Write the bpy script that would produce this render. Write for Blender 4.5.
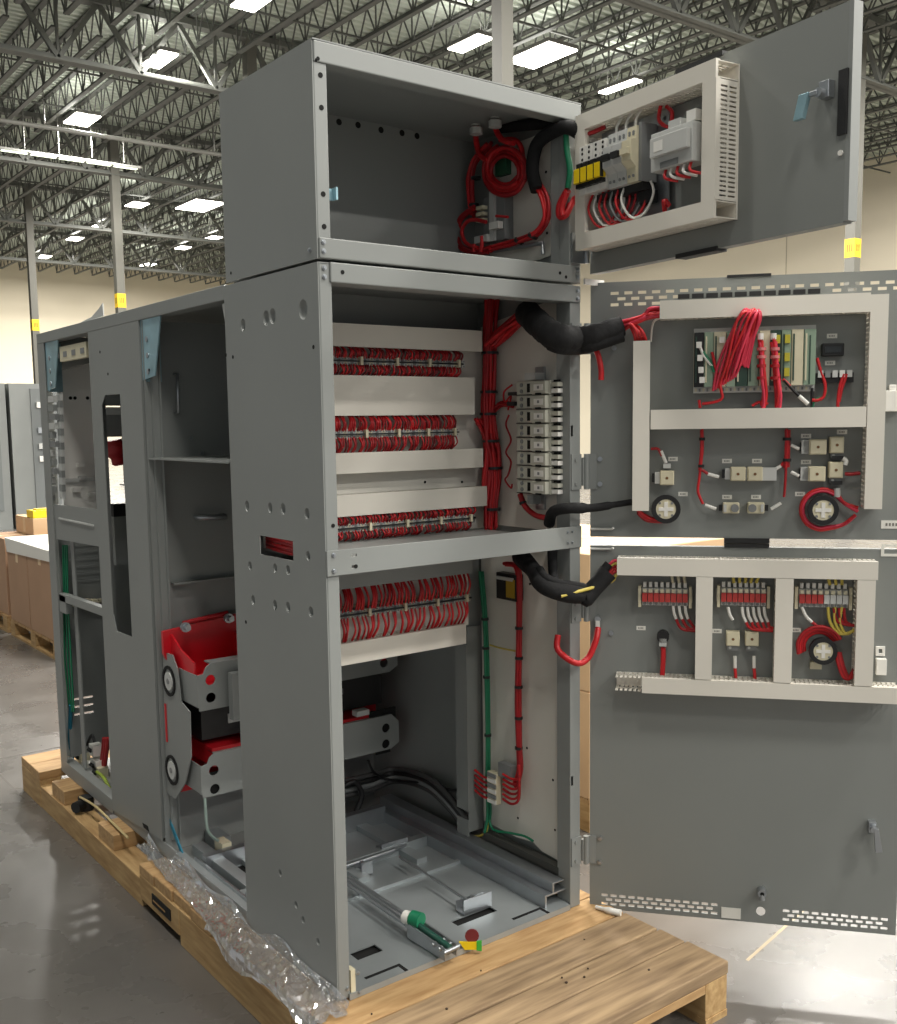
import bpy, math, random
from mathutils import Vector, Matrix
from mathutils.geometry import tessellate_polygon
for o in list(bpy.data.objects): bpy.data.objects.remove(o, do_unlink=True)
SC = bpy.context.scene
COL = SC.collection
random.seed(7)
rnd = random.uniform

# ------------------------------------------------------------------ camera
CAM = Vector((-1.2214, -2.0807, 1.4282))
CR = Vector((0.79427863, -0.60739663, -0.01381262))
CU = Vector((0.07874235, 0.08037328, 0.99364973))
CF = Vector((0.60242933, 0.79032238, -0.11166662))
FPX, PPX, PPY = 1024.2, 448.5, 537.7
cd = bpy.data.cameras.new('camera'); cam = bpy.data.objects.new('camera', cd); COL.objects.link(cam)
m = Matrix.Identity(4)
for i in range(3): m[i][0] = CR[i]; m[i][1] = CU[i]; m[i][2] = -CF[i]; m[i][3] = CAM[i]
cam.matrix_world = m
cd.sensor_fit = 'HORIZONTAL'; cd.sensor_width = 36.0; cd.lens = FPX / 897 * 36.0
cd.shift_y = (PPY - 512) / 897; cd.clip_end = 200; cd.clip_start = 0.05
SC.camera = cam
# ------------------------------------------------------------------ world, lamps, exposure
wd = bpy.data.worlds.new('world'); SC.world = wd; wd.use_nodes = True
bg = wd.node_tree.nodes['Background']; bg.inputs[0].default_value = (0.93, 0.97, 1.0, 1); bg.inputs[1].default_value = 0.26
vs = SC.view_settings
vs.view_transform = 'Standard'; vs.look = 'None'; vs.gamma = 1.0; vs.exposure = 0.42; vs.use_curve_mapping = False
# the lamps of the hall: rows of high-bay fittings below the roof deck, plus added fill lamps
def lamp(x, y, z, power, sx=1.2, sy=0.6):
    l = bpy.data.lights.new('high_bay_or_fill_lamp', 'AREA'); l.shape = 'RECTANGLE'; l.size = sx; l.size_y = sy
    l.energy = power; l.color = (1.0, 0.965, 0.90)
    o = bpy.data.objects.new('high_bay_or_fill_lamp', l); o.location = (x, y, z); COL.objects.link(o)
LAMP_P = 330
for lx in (-1.9, 3.0, 8.0, 13.0, 18.0):
    for ly in (-13.5, -8.5, -3.5, 1.5, 6.5):
        lamp(lx, ly, 8.55, LAMP_P * (0.4 if lx < 0 else 1.0))
for ly in (-3.5, 1.5, 6.5, 11.5): lamp(23.5, ly, 8.55, LAMP_P)  # extra unseen lamps, added to brighten the right wall

# ------------------------------------------------------------------ pixel helpers (direction from a pixel, distance from a surface)
def ray(u, v): return CF + CR * ((u - PPX) / FPX) - CU * ((v - PPY) / FPX)
def hit(u, v, n, c):
    n = Vector(n); d = ray(u, v); return CAM + d * ((c - n.dot(CAM)) / n.dot(d))
def PX(u, v, c): return hit(u, v, (1, 0, 0), c)
def PY(u, v, c): return hit(u, v, (0, 1, 0), c)
def PZ(u, v, c): return hit(u, v, (0, 0, 1), c)

# ------------------------------------------------------------------ materials
def lin(c):
    return tuple(((x / 255) / 12.92 if x / 255 <= 0.04045 else (((x / 255) + 0.055) / 1.055) ** 2.4) for x in c) + (1,)
MATS = {}
def mat(name, rgb, rough=0.5, metal=0.0, var=0.0, scale=8.0, bump=0.0, stretch=None, rgb2=None, trans=0.0, alpha=1.0, emit=0.0, spec=0.5, bscale=None):
    if name in MATS: return MATS[name]
    M = bpy.data.materials.new(name); M.use_nodes = True; nt = M.node_tree; b = nt.nodes['Principled BSDF']
    c = lin(rgb); b.inputs['Base Color'].default_value = c
    b.inputs['Roughness'].default_value = rough; b.inputs['Metallic'].default_value = metal
    b.inputs['Specular IOR Level'].default_value = spec
    if trans: b.inputs['Transmission Weight'].default_value = trans
    if alpha < 1: b.inputs['Alpha'].default_value = alpha
    if emit:
        b.inputs['Emission Color'].default_value = c; b.inputs['Emission Strength'].default_value = emit
    if var or rgb2 or bump:
        tc = nt.nodes.new('ShaderNodeTexCoord'); mp = nt.nodes.new('ShaderNodeMapping')
        nt.links.new(tc.outputs['Object'], mp.inputs[0])
        if stretch: mp.inputs['Scale'].default_value = stretch
        nz = nt.nodes.new('ShaderNodeTexNoise'); nz.inputs['Scale'].default_value = scale; nz.inputs['Detail'].default_value = 5
        nt.links.new(mp.outputs[0], nz.inputs['Vector'])
        if var or rgb2:
            r = nt.nodes.new('ShaderNodeValToRGB')
            if rgb2: c1, c2 = c, lin(rgb2)
            else:
                c1 = tuple(x * (1 - var) for x in c[:3]) + (1,); c2 = tuple(min(1, x * (1 + var)) for x in c[:3]) + (1,)
            r.color_ramp.elements[0].position = 0.3; r.color_ramp.elements[0].color = c1
            r.color_ramp.elements[1].position = 0.7; r.color_ramp.elements[1].color = c2
            nt.links.new(nz.outputs['Fac'], r.inputs[0]); nt.links.new(r.outputs[0], b.inputs['Base Color'])
        if bump:
            src = nz
            if bscale:
                src = nt.nodes.new('ShaderNodeTexNoise'); src.inputs['Scale'].default_value = bscale
                nt.links.new(mp.outputs[0], src.inputs['Vector'])
            bp = nt.nodes.new('ShaderNodeBump'); bp.inputs['Strength'].default_value = bump; bp.inputs['Distance'].default_value = 0.004
            nt.links.new(src.outputs['Fac'], bp.inputs['Height']); nt.links.new(bp.outputs[0], b.inputs['Normal'])
    MATS[name] = M; return M
PAINT = mat('grey_paint', (137, 140, 138), 0.42, var=0.03, scale=3, bump=0.02, bscale=400)
DPAINT = mat('door_paint', (130, 133, 130), 0.45, var=0.03, scale=2, bump=0.02, bscale=400)
WHITEP = mat('white_paint', (214, 211, 202), 0.5, var=0.03, scale=4)
DUCT = mat('duct_plastic', (222, 217, 206), 0.5, var=0.02, scale=5)
ZINC = mat('zinc_steel', (176, 180, 184), 0.34, 0.85, var=0.10, scale=9)
ZINCB = mat('blue_zinc_steel', (150, 184, 194), 0.3, 0.45, var=0.2, scale=12)
GALV = mat('galvanised_plate', (168, 174, 176), 0.42, 0.55, var=0.08, scale=6)
DARK = mat('dark_plastic', (28, 28, 29), 0.5)
HOLE = mat('black_hole', (8, 8, 8), 0.9)
RED = mat('red_insulation', (196, 30, 36), 0.42, var=0.12, scale=20)
REDD = mat('red_insulation_dark', (165, 22, 30), 0.45, var=0.12, scale=20)
PINK = mat('pink_red_insulation', (214, 58, 82), 0.42, var=0.1, scale=20)
REDM = mat('red_moulding', (206, 22, 36), 0.38, var=0.06, scale=6)
GREEN = mat('green_insulation', (24, 120, 84), 0.42, var=0.08, scale=20)
YELG = mat('yellow_insulation', (206, 186, 84), 0.45)
SLEEVE = mat('black_sleeving', (15, 15, 17), 0.85, var=0.3, scale=60, bump=0.6, stretch=(1, 1, 1))
GCABLE = mat('grey_cable', (70, 70, 70), 0.5)
LGREY = mat('light_grey_plastic', (196, 197, 194), 0.45, var=0.02, scale=10)
MGREY = mat('mid_grey_plastic', (128, 130, 130), 0.5)
CREAM = mat('cream_plastic', (214, 206, 178), 0.45, var=0.04, scale=30)
WHITE = mat('white_plastic', (232, 230, 224), 0.45)
YELLOW = mat('yellow_plastic', (238, 204, 24), 0.4)
PCB = mat('green_grey_module', (140, 160, 140), 0.5)
PCBD = mat('dark_green_module', (46, 70, 60), 0.5)
TEAL = mat('teal_strap', (34, 120, 146), 0.5)
WOOD = mat('pine_wood', (190, 156, 110), 0.7, rgb2=(158, 122, 80), scale=6, bump=0.25, stretch=(1.2, 9, 9))
WOODY = mat('pine_wood_long', (192, 160, 112), 0.7, rgb2=(156, 122, 78), scale=6, bump=0.25, stretch=(9, 1.2, 9))
WOODG = mat('weathered_pine', (172, 146, 112), 0.75, rgb2=(120, 98, 74), scale=4, bump=0.3, stretch=(1.0, 10, 10))
KRAFT = mat('kraft_cardboard', (170, 136, 108), 0.8, var=0.06, scale=3)
KRAFT2 = mat('pale_cardboard', (206, 172, 134), 0.8, var=0.06, scale=3)
STEEL = mat('column_paint', (98, 97, 90), 0.6)
BAND = mat('yellow_band', (240, 196, 40), 0.6)
JOIST = mat('joist_paint', (88, 90, 86), 0.65)
GIRD = mat('girder_paint', (96, 98, 93), 0.65)
DECK = mat('roof_deck', (188, 196, 184), 0.55, var=0.08, scale=0.5)
WALL = mat('cream_wall', (226, 216, 194), 0.8, var=0.02, scale=0.4)
PAPER = mat('white_label', (228, 226, 218), 0.6)

# ------------------------------------------------------------------ mesh builder
def frame(o, u, v, n):
    o, u, v, n = Vector(o), Vector(u), Vector(v), Vector(n)
    return lambda a, b, c: o + u * a + v * b + n * c
FW = lambda a, b, c: Vector((a, b, c))
FXN = frame((0, 0, 0), (0, 1, 0), (0, 0, 1), (1, 0, 0))      # a = y, b = z, c = x
FYN = frame((0, 0, 0), (1, 0, 0), (0, 0, 1), (0, 1, 0))      # a = x, b = z, c = y
FZN = frame((0, 0, 0), (1, 0, 0), (0, 1, 0), (0, 0, 1))

def smoothpath(pts, n=5):
    P = [Vector(p) for p in pts]
    if len(P) < 3: return P
    out = []
    for i in range(len(P) - 1):
        p0 = P[max(i - 1, 0)]; p1 = P[i]; p2 = P[i + 1]; p3 = P[min(i + 2, len(P) - 1)]
        for k in range(n):
            t = k / n
            out.append(0.5 * ((2 * p1) + (p2 - p0) * t + (2 * p0 - 5 * p1 + 4 * p2 - p3) * t * t + (3 * p1 - p0 - 3 * p2 + p3) * t ** 3))
    out.append(P[-1]); return out

SPLIT = {'hole': 'hole', 'nail_heads': 'nail_head', 'screws': 'screw', 'terminals': 'terminal', 'stray_wire': 'stray_wire', 'rail_stop': 'rail_stop', 'plugs': 'plug', 'ferrules': 'ferrule', 'fittings': 'fitting', 'hanger': 'hanger', 'cable_clamps': 'cable_clamp', 'wire': 'wire', 'cross_bracket': 'cross_bracket', 'cross_member': 'cross_member', 'vent_filter': 'vent_filter', 'shaft': 'shaft', 'lead_screw': 'lead_screw', 'connector_row': 'connector', 'end_bracket': 'end_bracket', 'interlock_hardware': 'interlock_plate', 'terminal_rail': 'terminal_rail', 'latch_block': 'latch_block', 'ground_bundle': 'earth_wire'}
class MB:
    def __init__(s): s.v = []; s.f = []; s.m = []; s.sm = []; s.mats = []; s.ch = []; s.cur = 0
    def mi(s, M):
        if M not in s.mats: s.mats.append(M)
        return s.mats.index(M)
    def add(s, vs, fs, M, smooth=False):
        s.cur += 1; return s.put(vs, fs, M, smooth)
    def put(s, vs, fs, M, smooth=False):
        b = len(s.v); s.v += [Vector(x) for x in vs]; k = s.mi(M)
        for f in fs: s.f.append([b + i for i in f]); s.m.append(k); s.sm.append(smooth); s.ch.append(s.cur)
        return s
    def box(s, a0, a1, b0, b1, c0, c1, M, F=FW):
        vs = [F(a, b, c) for c in (c0, c1) for b in (b0, b1) for a in (a0, a1)]
        return s.add(vs, [(0, 2, 3, 1), (4, 5, 7, 6), (0, 1, 5, 4), (2, 6, 7, 3), (0, 4, 6, 2), (1, 3, 7, 5)], M)
    def tube(s, pts, r, M, seg=7, n=5, smooth=True, close=False):
        P = smoothpath(pts, n) if n > 1 else [Vector(p) for p in pts]
        vs = []; fs = []; N = len(P); up = None
        for i, p in enumerate(P):
            t = (P[min(i + 1, N - 1)] - P[max(i - 1, 0)])
            if t.length < 1e-9: t = Vector((0, 0, 1))
            t.normalize()
            if up is None:
                up = Vector((0, 0, 1)) if abs(t.z) < 0.9 else Vector((1, 0, 0))
            a = (up - t * up.dot(t))
            if a.length < 1e-6: a = Vector((1, 0, 0)) - t * t.x
            a.normalize(); up = a; b = t.cross(a)
            rr = r[min(i, len(r) - 1)] if isinstance(r, (list, tuple)) else r
            vs += [p + (a * math.cos(2 * math.pi * k / seg) + b * math.sin(2 * math.pi * k / seg)) * rr for k in range(seg)]
        for i in range(N - 1):
            for k in range(seg):
                fs.append((i * seg + k, i * seg + (k + 1) % seg, (i + 1) * seg + (k + 1) % seg, (i + 1) * seg + k))
        s.cur += 1; s.put(vs, fs, M, smooth)
        return s.put([vs[k] for k in range(seg)] + [vs[(N - 1) * seg + k] for k in range(seg)], [tuple(range(seg))[::-1], tuple(range(seg, 2 * seg))], M)
    def cyl(s, p0, p1, r, M, seg=12): return s.tube([p0, p1], r, M, seg, 1)
    def plate(s, outer, holes, c0, c1, M, F=FW):
        loops = [list(outer)] + [list(h) for h in holes]
        tris = tessellate_polygon([[Vector((a, b, 0)) for a, b in L] for L in loops])
        flat = [p for L in loops for p in L]; n = len(flat)
        vs = [F(a, b, c0) for a, b in flat] + [F(a, b, c1) for a, b in flat]
        fs = [tuple(t) for t in tris] + [tuple(n + i for i in reversed(t)) for t in tris]
        b = 0
        for L in loops:
            k = len(L)
            for i in range(k):
                j = (i + 1) % k; fs.append((b + i, b + j, n + b + j, n + b + i))
            b += k
        return s.add(vs, fs, M)
    def disc(s, a, b, r, c0, c1, M, F=FW, seg=16, hole=0):
        o = [(a + r * math.cos(2 * math.pi * k / seg), b + r * math.sin(2 * math.pi * k / seg)) for k in range(seg)]
        h = [[(a + hole * math.cos(2 * math.pi * k / seg), b + hole * math.sin(2 * math.pi * k / seg)) for k in range(seg)]] if hole else []
        return s.plate(o, h, c0, c1, M, F)
    def mesh(s, name, org=Vector((0, 0, 0))):
        me = bpy.data.meshes.new(name)
        me.from_pydata([tuple(v - org) for v in s.v], [], s.f)
        for M in s.mats: me.materials.append(M)
        me.polygons.foreach_set('material_index', s.m); me.polygons.foreach_set('use_smooth', s.sm)
        me.update()
        import bmesh
        bm = bmesh.new(); bm.from_mesh(me); bmesh.ops.recalc_face_normals(bm, faces=bm.faces); bm.to_mesh(me); bm.free()
        return me
    def chunks(s):
        out = []
        for c in sorted(set(s.ch)):
            n = MB(); idx = {}
            for f, mi_, sm, ch in zip(s.f, s.m, s.sm, s.ch):
                if ch != c: continue
                g = []
                for i in f:
                    if i not in idx: idx[i] = len(n.v); n.v.append(s.v[i])
                    g.append(idx[i])
                n.f.append(g); n.m.append(n.mi(s.mats[mi_])); n.sm.append(sm); n.ch.append(0)
            out.append(n)
        return out
    def build(s, name, parent=None, bevel=0, kind=None, label=None):
        if name in SPLIT and len(set(s.ch)) > 1:
            for n in s.chunks(): o = n.build(SPLIT[name], parent, bevel, kind, label)
            return o
        name = SPLIT.get(name, name)
        org = Vector(parent['org']) if parent is not None and 'org' in parent.keys() else Vector((0, 0, 0))
        o = bpy.data.objects.new(name, s.mesh(name, org)); COL.objects.link(o)
        if parent is not None:
            o.parent = parent; o['org'] = tuple(org)
        if bevel:
            b = o.modifiers.new('bevel', 'BEVEL'); b.width = bevel; b.segments = 2; b.limit_method = 'ANGLE'; b.angle_limit = 0.6
        if kind: o['kind'] = kind
        if label: o['label'] = label
        return o
def rect(a0, a1, b0, b1): return [(a0, b0), (a1, b0), (a1, b1), (a0, b1)]
def thing(name, loc, label, cat, group=None):
    o = bpy.data.objects.new(name, None); COL.objects.link(o); o.location = loc; o.empty_display_size = 0.05
    o['org'] = tuple(loc); o['label'] = label; o['category'] = cat
    if group: o['group'] = group
    return o
def solo(mb, name, label, cat, group=None, org=None, bevel=0):
    if org is None:
        lo = [min(v[i] for v in mb.v) for i in range(3)]; hi = [max(v[i] for v in mb.v) for i in range(3)]
        org = Vector(((lo[0] + hi[0]) / 2, (lo[1] + hi[1]) / 2, lo[2]))
    o = bpy.data.objects.new(name, mb.mesh(name, Vector(org))); COL.objects.link(o); o.location = org
    o['label'] = label; o['category'] = cat
    if group: o['group'] = group
    if bevel:
        b = o.modifiers.new('bevel', 'BEVEL'); b.width = bevel; b.segments = 2; b.limit_method = 'ANGLE'; b.angle_limit = 0.6
    return o
def struct(mb, name, parent=None):
    o = mb.build(name, parent)
    if parent is None: o['kind'] = 'structure'
    return o
def inst(src_mesh, name, parent, loc, rotz=0.0):
    o = bpy.data.objects.new(name, src_mesh); COL.objects.link(o); o.parent = parent; o.location = loc; o.rotation_euler = (0, 0, rotz); return o
ORD = ['first', 'second', 'third', 'fourth', 'fifth', 'sixth', 'seventh', 'eighth', 'ninth', 'tenth', 'eleventh', 'twelfth']
W, D, L, Z2, H = 0.8367, 0.4700, 2.222, 1.802, 2.286
FLOOR = -0.152
# ================================================================== SETTING
XR, YB, ZC = 29.3, 50.0, 9.43
FM = bpy.data.materials.new('polished_concrete'); FM.use_nodes = True
nt = FM.node_tree; b = nt.nodes['Principled BSDF']
tc = nt.nodes.new('ShaderNodeTexCoord')
n1 = nt.nodes.new('ShaderNodeTexNoise'); n1.inputs['Scale'].default_value = 1.1; n1.inputs['Detail'].default_value = 8
n2 = nt.nodes.new('ShaderNodeTexNoise'); n2.inputs['Scale'].default_value = 5; n2.inputs['Detail'].default_value = 6
for n in (n1, n2): nt.links.new(tc.outputs['Object'], n.inputs['Vector'])
mx = nt.nodes.new('ShaderNodeMix'); mx.data_type = 'FLOAT'; mx.inputs[0].default_value = 0.35
nt.links.new(n1.outputs['Fac'], mx.inputs[2]); nt.links.new(n2.outputs['Fac'], mx.inputs[3])
rp = nt.nodes.new('ShaderNodeValToRGB'); rp.color_ramp.elements[0].position = 0.25; rp.color_ramp.elements[1].position = 0.8
rp.color_ramp.elements[0].color = lin((84, 81, 78)); rp.color_ramp.elements[1].color = lin((114, 110, 106))
nt.links.new(mx.outputs[0], rp.inputs[0]); nt.links.new(rp.outputs[0], b.inputs['Base Color'])
rr = nt.nodes.new('ShaderNodeMapRange'); rr.inputs[3].default_value = 0.2; rr.inputs[4].default_value = 0.36; b.inputs['Specular IOR Level'].default_value = 0.9
nt.links.new(n2.outputs['Fac'], rr.inputs[0]); nt.links.new(rr.outputs[0], b.inputs['Roughness'])
bp = nt.nodes.new('ShaderNodeBump'); bp.inputs['Strength'].default_value = 0.08; bp.inputs['Distance'].default_value = 0.01
nt.links.new(n2.outputs['Fac'], bp.inputs['Height']); nt.links.new(bp.outputs[0], b.inputs['Normal'])
fl = MB().box(-18, XR, -16, YB, FLOOR - 0.2, FLOOR, FM); floor = struct(fl, 'floor')
ZUP = Vector((0, 0, 1))
JM = mat('joint_filler', (92, 88, 84), 0.8); JL = mat('pale_joint', (176, 160, 134), 0.8)
for y in (3.05, -4.5): MB().box(-18, XR, y - 0.006, y + 0.006, FLOOR, FLOOR + 0.0006, JM).build('floor_joint', floor)
ja, jb = PZ(-60, 715, FLOOR), PZ(24, 799, FLOOR); js = (jb - ja).cross(ZUP).normalized() * .004; ju = ZUP * .0006
q = MB(); q.add([ja - js + ju, ja + js + ju, jb + js + ju, jb - js + ju], [(0, 1, 2, 3)], JM); q.build('floor_joint', floor)
p0 = PZ(786, 926, FLOOR); p1 = PZ(750, 958, FLOOR); dd = (p0 - p1).normalized(); sd = Vector((-dd.y, dd.x, 0)) * 0.005
a0 = p1 - dd * 0.02; a1 = p0 + dd * 3
q = MB(); q.add([a0 - sd + Vector((0, 0, .0008)), a0 + sd + Vector((0, 0, .0008)), a1 + sd + Vector((0, 0, .0008)), a1 - sd + Vector((0, 0, .0008))], [(0, 1, 2, 3)], JL)
q.build('floor_joint', floor)
struct(MB().box(-18, XR + 0.3, YB, YB + 0.3, FLOOR, ZC + 0.1, WALL), 'wall_back')
wr = MB().box(XR, XR + 0.3, -16, YB, FLOOR, ZC + 0.1, WALL); wallr = struct(wr, 'wall_right')
for y in (4.0, 11.5, 19.0): MB().box(XR - 0.01, XR, y - 0.015, y + 0.015, FLOOR, ZC, mat('wall_joint', (176, 166, 146), 0.8)).build('panel_joint', wallr)

# roof deck with its ribs, then every joist and girder
dk = MB()
x0, x1 = -18, XR; y = -16.0; vs_ = []; fs_ = []
ys = []
while y < YB:
    ys += [(y, ZC), (y + 0.09, ZC), (y + 0.11, ZC + 0.06), (y + 0.19, ZC + 0.06)]; y += 0.21
for yy, zz in ys: vs_ += [(x0, yy, zz), (x1, yy, zz)]
for i in range(len(ys) - 1): fs_.append((2 * i, 2 * i + 1, 2 * i + 3, 2 * i + 2))
dk.add(vs_, fs_, DECK); dk.box(x0, x1, -16, YB, ZC + 0.1, ZC + 0.3, DECK)
ceiling = struct(dk, 'ceiling')
GY = [9.8 - 7.93 * 1, 9.8, 17.73, 25.66, 33.59, 41.52, 49.45]
def bar(mb, p, q_, w, M):
    p, q_ = Vector(p), Vector(q_); t = (q_ - p).normalized(); a = t.cross(Vector((1, 0, 0)));
    if a.length < 0.1: a = t.cross(Vector((0, 1, 0)))
    a.normalize(); b_ = t.cross(a); h = w / 2
    vs = [e + a * sa * h + b_ * sb * h for e in (p, q_) for sa, sb in ((-1, -1), (1, -1), (1, 1), (-1, 1))]
    mb.add(vs, [(0, 1, 5, 4), (1, 2, 6, 5), (2, 3, 7, 6), (3, 0, 4, 7)], M)
jm = MB(); JD = 0.62; JL_ = 7.93
jm.box(-0.055, 0.055, 0, JL_, -0.04, 0, JOIST); jm.box(-0.055, 0.055, 0.35, JL_ - 0.35, -JD, -JD + 0.035, JOIST)
npn = 13
for k in range(npn):
    ya = JL_ * k / npn; yb = JL_ * (k + 0.5) / npn; yc = JL_ * (k + 1) / npn
    bar(jm, (0, ya, -0.03), (0, yb, -JD + 0.02), 0.024, JOIST); bar(jm, (0, yb, -JD + 0.02), (0, yc, -0.03), 0.024, JOIST)
    if k % 2 == 0: bar(jm, (0, yb, -0.03), (0, yb, -JD + 0.02), 0.025, JOIST)
jmesh = jm.mesh('roof_joist')
JS = 9.3 / 11
njo = 0
for gi in range(len(GY) - 1):
    xa = {0: 3.0, 1: 1.0, 2: 2.5, 3: 5.0, 4: 7.0, 5: 9.0}[gi]
    xb = {0: 28, 1: 28, 2: 24, 3: 28, 4: 29, 5: 29}[gi]
    x = 8.95 - JS * 12 + JS / 2
    while x < xb:
        if x > xa: inst(jmesh, 'roof_joist', ceiling, (x, GY[gi], ZC - 0.01)); njo += 1
        x += JS
gm = MB(); GL = 9.3; GT = ZC - 0.08; GB = 8.08
gm.box(0, GL, -0.12, 0.12, GT - 0.12 , GT, GIRD); gm.box(0, GL, -0.13, 0.13, GB, GB + 0.03, GIRD); gm.box(0, GL, -0.02, 0.02, GB, GB + 0.12, GIRD)
for k in range(6):
    xa = GL * k / 6; xm = GL * (k + 0.5) / 6; xb = GL * (k + 1) / 6
    bar(gm, (xa, 0, GT - 0.08), (xm, 0, GB + 0.06), 0.085, GIRD); bar(gm, (xm, 0, GB + 0.06), (xb, 0, GT - 0.08), 0.085, GIRD)
    bar(gm, (xm, 0, GB + 0.06), (xm, 0, GT - 0.08), 0.05, GIRD)
gmesh = gm.mesh('roof_girder')
for y in GY[1:-1]:
    for k in (-1, 0, 1, 2): 
        if 8.95 + GL * k < XR - 1: inst(gmesh, 'roof_girder', ceiling, (8.95 + GL * k, y, 0))
for y in GY[:1]:
    for k in (0, 1): inst(gmesh, 'roof_girder', ceiling, (8.95 + GL * k, y, 0))
# bridging rods crossing below the joists
for y in (13.0, 15.4, 20.4, 23.0, 28.3, 31.0, 36.2, 44.1):
    MB().box(1, XR, y - 0.02, y + 0.02, ZC - 0.60, ZC - 0.565, JOIST).build('bridging_rod', ceiling)

def column(x, y, label, ztop=GT - 0.1):
    t = thing('steel_column', (x, y, FLOOR), label, 'column', 'steel columns of the hall')
    w = 0.11
    MB().box(x - w, x + w, y - w, y + w, FLOOR, ztop, STEEL).build('shaft', t)
    c = MB().box(x - w - .004, x + w + .004, y - w - .004, y + w + .004, 4.63, 5.0, BAND)
    for dx in (-0.05, 0.0, 0.045):
        c.box(x + dx - 0.012, x + dx + 0.012, y - w - .006, y - w - .003, 4.74, 4.89, mat('band_print', (120, 96, 30), 0.6))
        c.box(x - w - .006, x - w - .003, y + dx - 0.012, y + dx + 0.012, 4.74, 4.89, mat('band_print', (120, 96, 30), 0.6))
    c.build('marking_band', t, label='yellow marking band')
    MB().box(x - .2, x + .2, y - .2, y + .2, FLOOR, FLOOR + 0.03, STEEL).build('base_plate', t)
column(8.90, 25.66, 'grey steel column with yellow band, nearer one at the left, above the frame')
column(8.87, 33.56, 'grey steel column with yellow band at the far left edge')
column(8.95, 9.80, 'grey steel column rising behind the top box of the tower')
column(18.22, 9.80, 'grey steel column with yellow band behind the doors at right')
column(8.93, 17.73, 'dark steel column half hidden beside the upper left of the top box')

def lamp_up(x, y, z, power, sx, sy):  # upward light added above each fitting to brighten the roof deck
    lamp(x, y, z, power, sx, sy)
    o = [k for k in COL.objects if k.type == 'LIGHT'][-1]; o.rotation_euler = (math.pi, 0, 0)
LAMPM = mat('lamp_diffuser', (255, 250, 238), 0.4, emit=7.0)
HOUS = mat('lamp_housing', (120, 120, 116), 0.5)
LSPOT = [(160, 60, 1.0, .5, 'above the left aisle, highest near the top left'), (82, 120, 1.0, .75, 'over the left, with the bright pair of panels'),
 (470, 44, .95, .5, 'just left of the column behind the top box'), (541, 56, 1.3, 1.0, 'largest one, just right of the column behind the top box'),
 (620, 87, 1.1, .35, 'seen just above the upper door frame'), (200, 206, 1.7, 1.3, 'big one low beside the left of the top box'),
 (75, 239, .8, .6, 'small, right of the leftmost column'), (98, 227, .7, .5, 'small, a little above the one by the leftmost column'),
 (44, 257, .8, .6, 'small, lowest beside the leftmost column'), (183, 248, .7, .6, 'small, low over the frame, middle one of three'),
 (214, 238, .7, .6, 'small, touching the left edge of the top box'), (148, 265, .9, .6, 'small, lowest, right of the nearer banded column'),
 (137, 205, .8, .7, 'pale, right of the nearer banded column'), (255, 0, 1.0, .6, 'cut off by the top edge left of the middle')]
for i, (u, v, sx, sy, lb) in enumerate(LSPOT):
    p = PZ(u, v, ZC - 0.85); sx, sy = sy * .8, sx * 1.0
    t = thing('ceiling_light', p, 'lit white high-bay ceiling light, ' + lb, 'ceiling light', 'high-bay lights of the hall')
    MB().box(p.x - sx / 2, p.x + sx / 2, p.y - sy / 2, p.y + sy / 2, p.z + 0.02, p.z + 0.09, HOUS).build('housing', t)
    n = 2 if sy < 1.2 else 3
    for k in range(n):
        a = p.x - sx / 2 + sx * k / n
        MB().box(a + .02, a + sx / n - .02, p.y - sy / 2 + .02, p.y + sy / 2 - .02, p.z - 0.01, p.z + 0.02, LAMPM).build('diffuser', t)
    lamp(p.x, p.y, p.z - 0.02, 620, sx, sy); lamp_up(p.x, p.y, p.z + 0.12, 13, sx, sy)
    w_ = MB()
    for dx in (-sy / 3, sy / 3): w_.cyl((p.x, p.y + dx, p.z + 0.09), (p.x, p.y + dx, ZC), 0.005, HOUS, 5)
    w_.build('hanger', t)
pa = PZ(-30, 148, 7.75); pb = PZ(140, 171, 7.75)
t = thing('strip_light', (pb.x, pb.y, 7.75), 'long lit fluorescent strip light at left, level with the column tops', 'strip light')
nseg = 6
for k in range(nseg):
    xa = pa.x + (pb.x - pa.x) * k / nseg; xb = pa.x + (pb.x - pa.x) * (k + 1) / nseg - 0.08
    MB().box(xa, xb, pb.y - .05, pb.y + .05, 7.77, 7.79, mat('strip_diffuser', (240, 250, 225), .4, emit=1.6)).build('tube', t)
MB().box(pa.x, pb.x, pb.y - .10, pb.y + .10, 7.79, 7.84, HOUS).build('reflector', t)
w_ = MB()
for k in range(5):
    xa = pa.x + (pb.x - pa.x) * (k + .5) / 5; w_.cyl((xa, pb.y, 7.9), (xa, pb.y, ZC), 0.012, HOUS, 5)
w_.build('hanger', t)
pa = PZ(0, 120, 8.0); pb = PZ(222, 155, 8.0)
q = MB(); q.cyl((pa.x - 2, pa.y, 8.0), (XR - 1, pa.y, 8.0), 0.05, mat('pipe_paint', (120, 120, 114), 0.5), 8)
for x in (6, 10, 14, 18, 22): q.cyl((x, pa.y, 8.0), (x, pa.y, ZC), 0.012, HOUS, 5)
solo(q, 'sprinkler_pipe', 'thin pale sprinkler pipe running below the roof at left', 'pipe')
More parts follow.
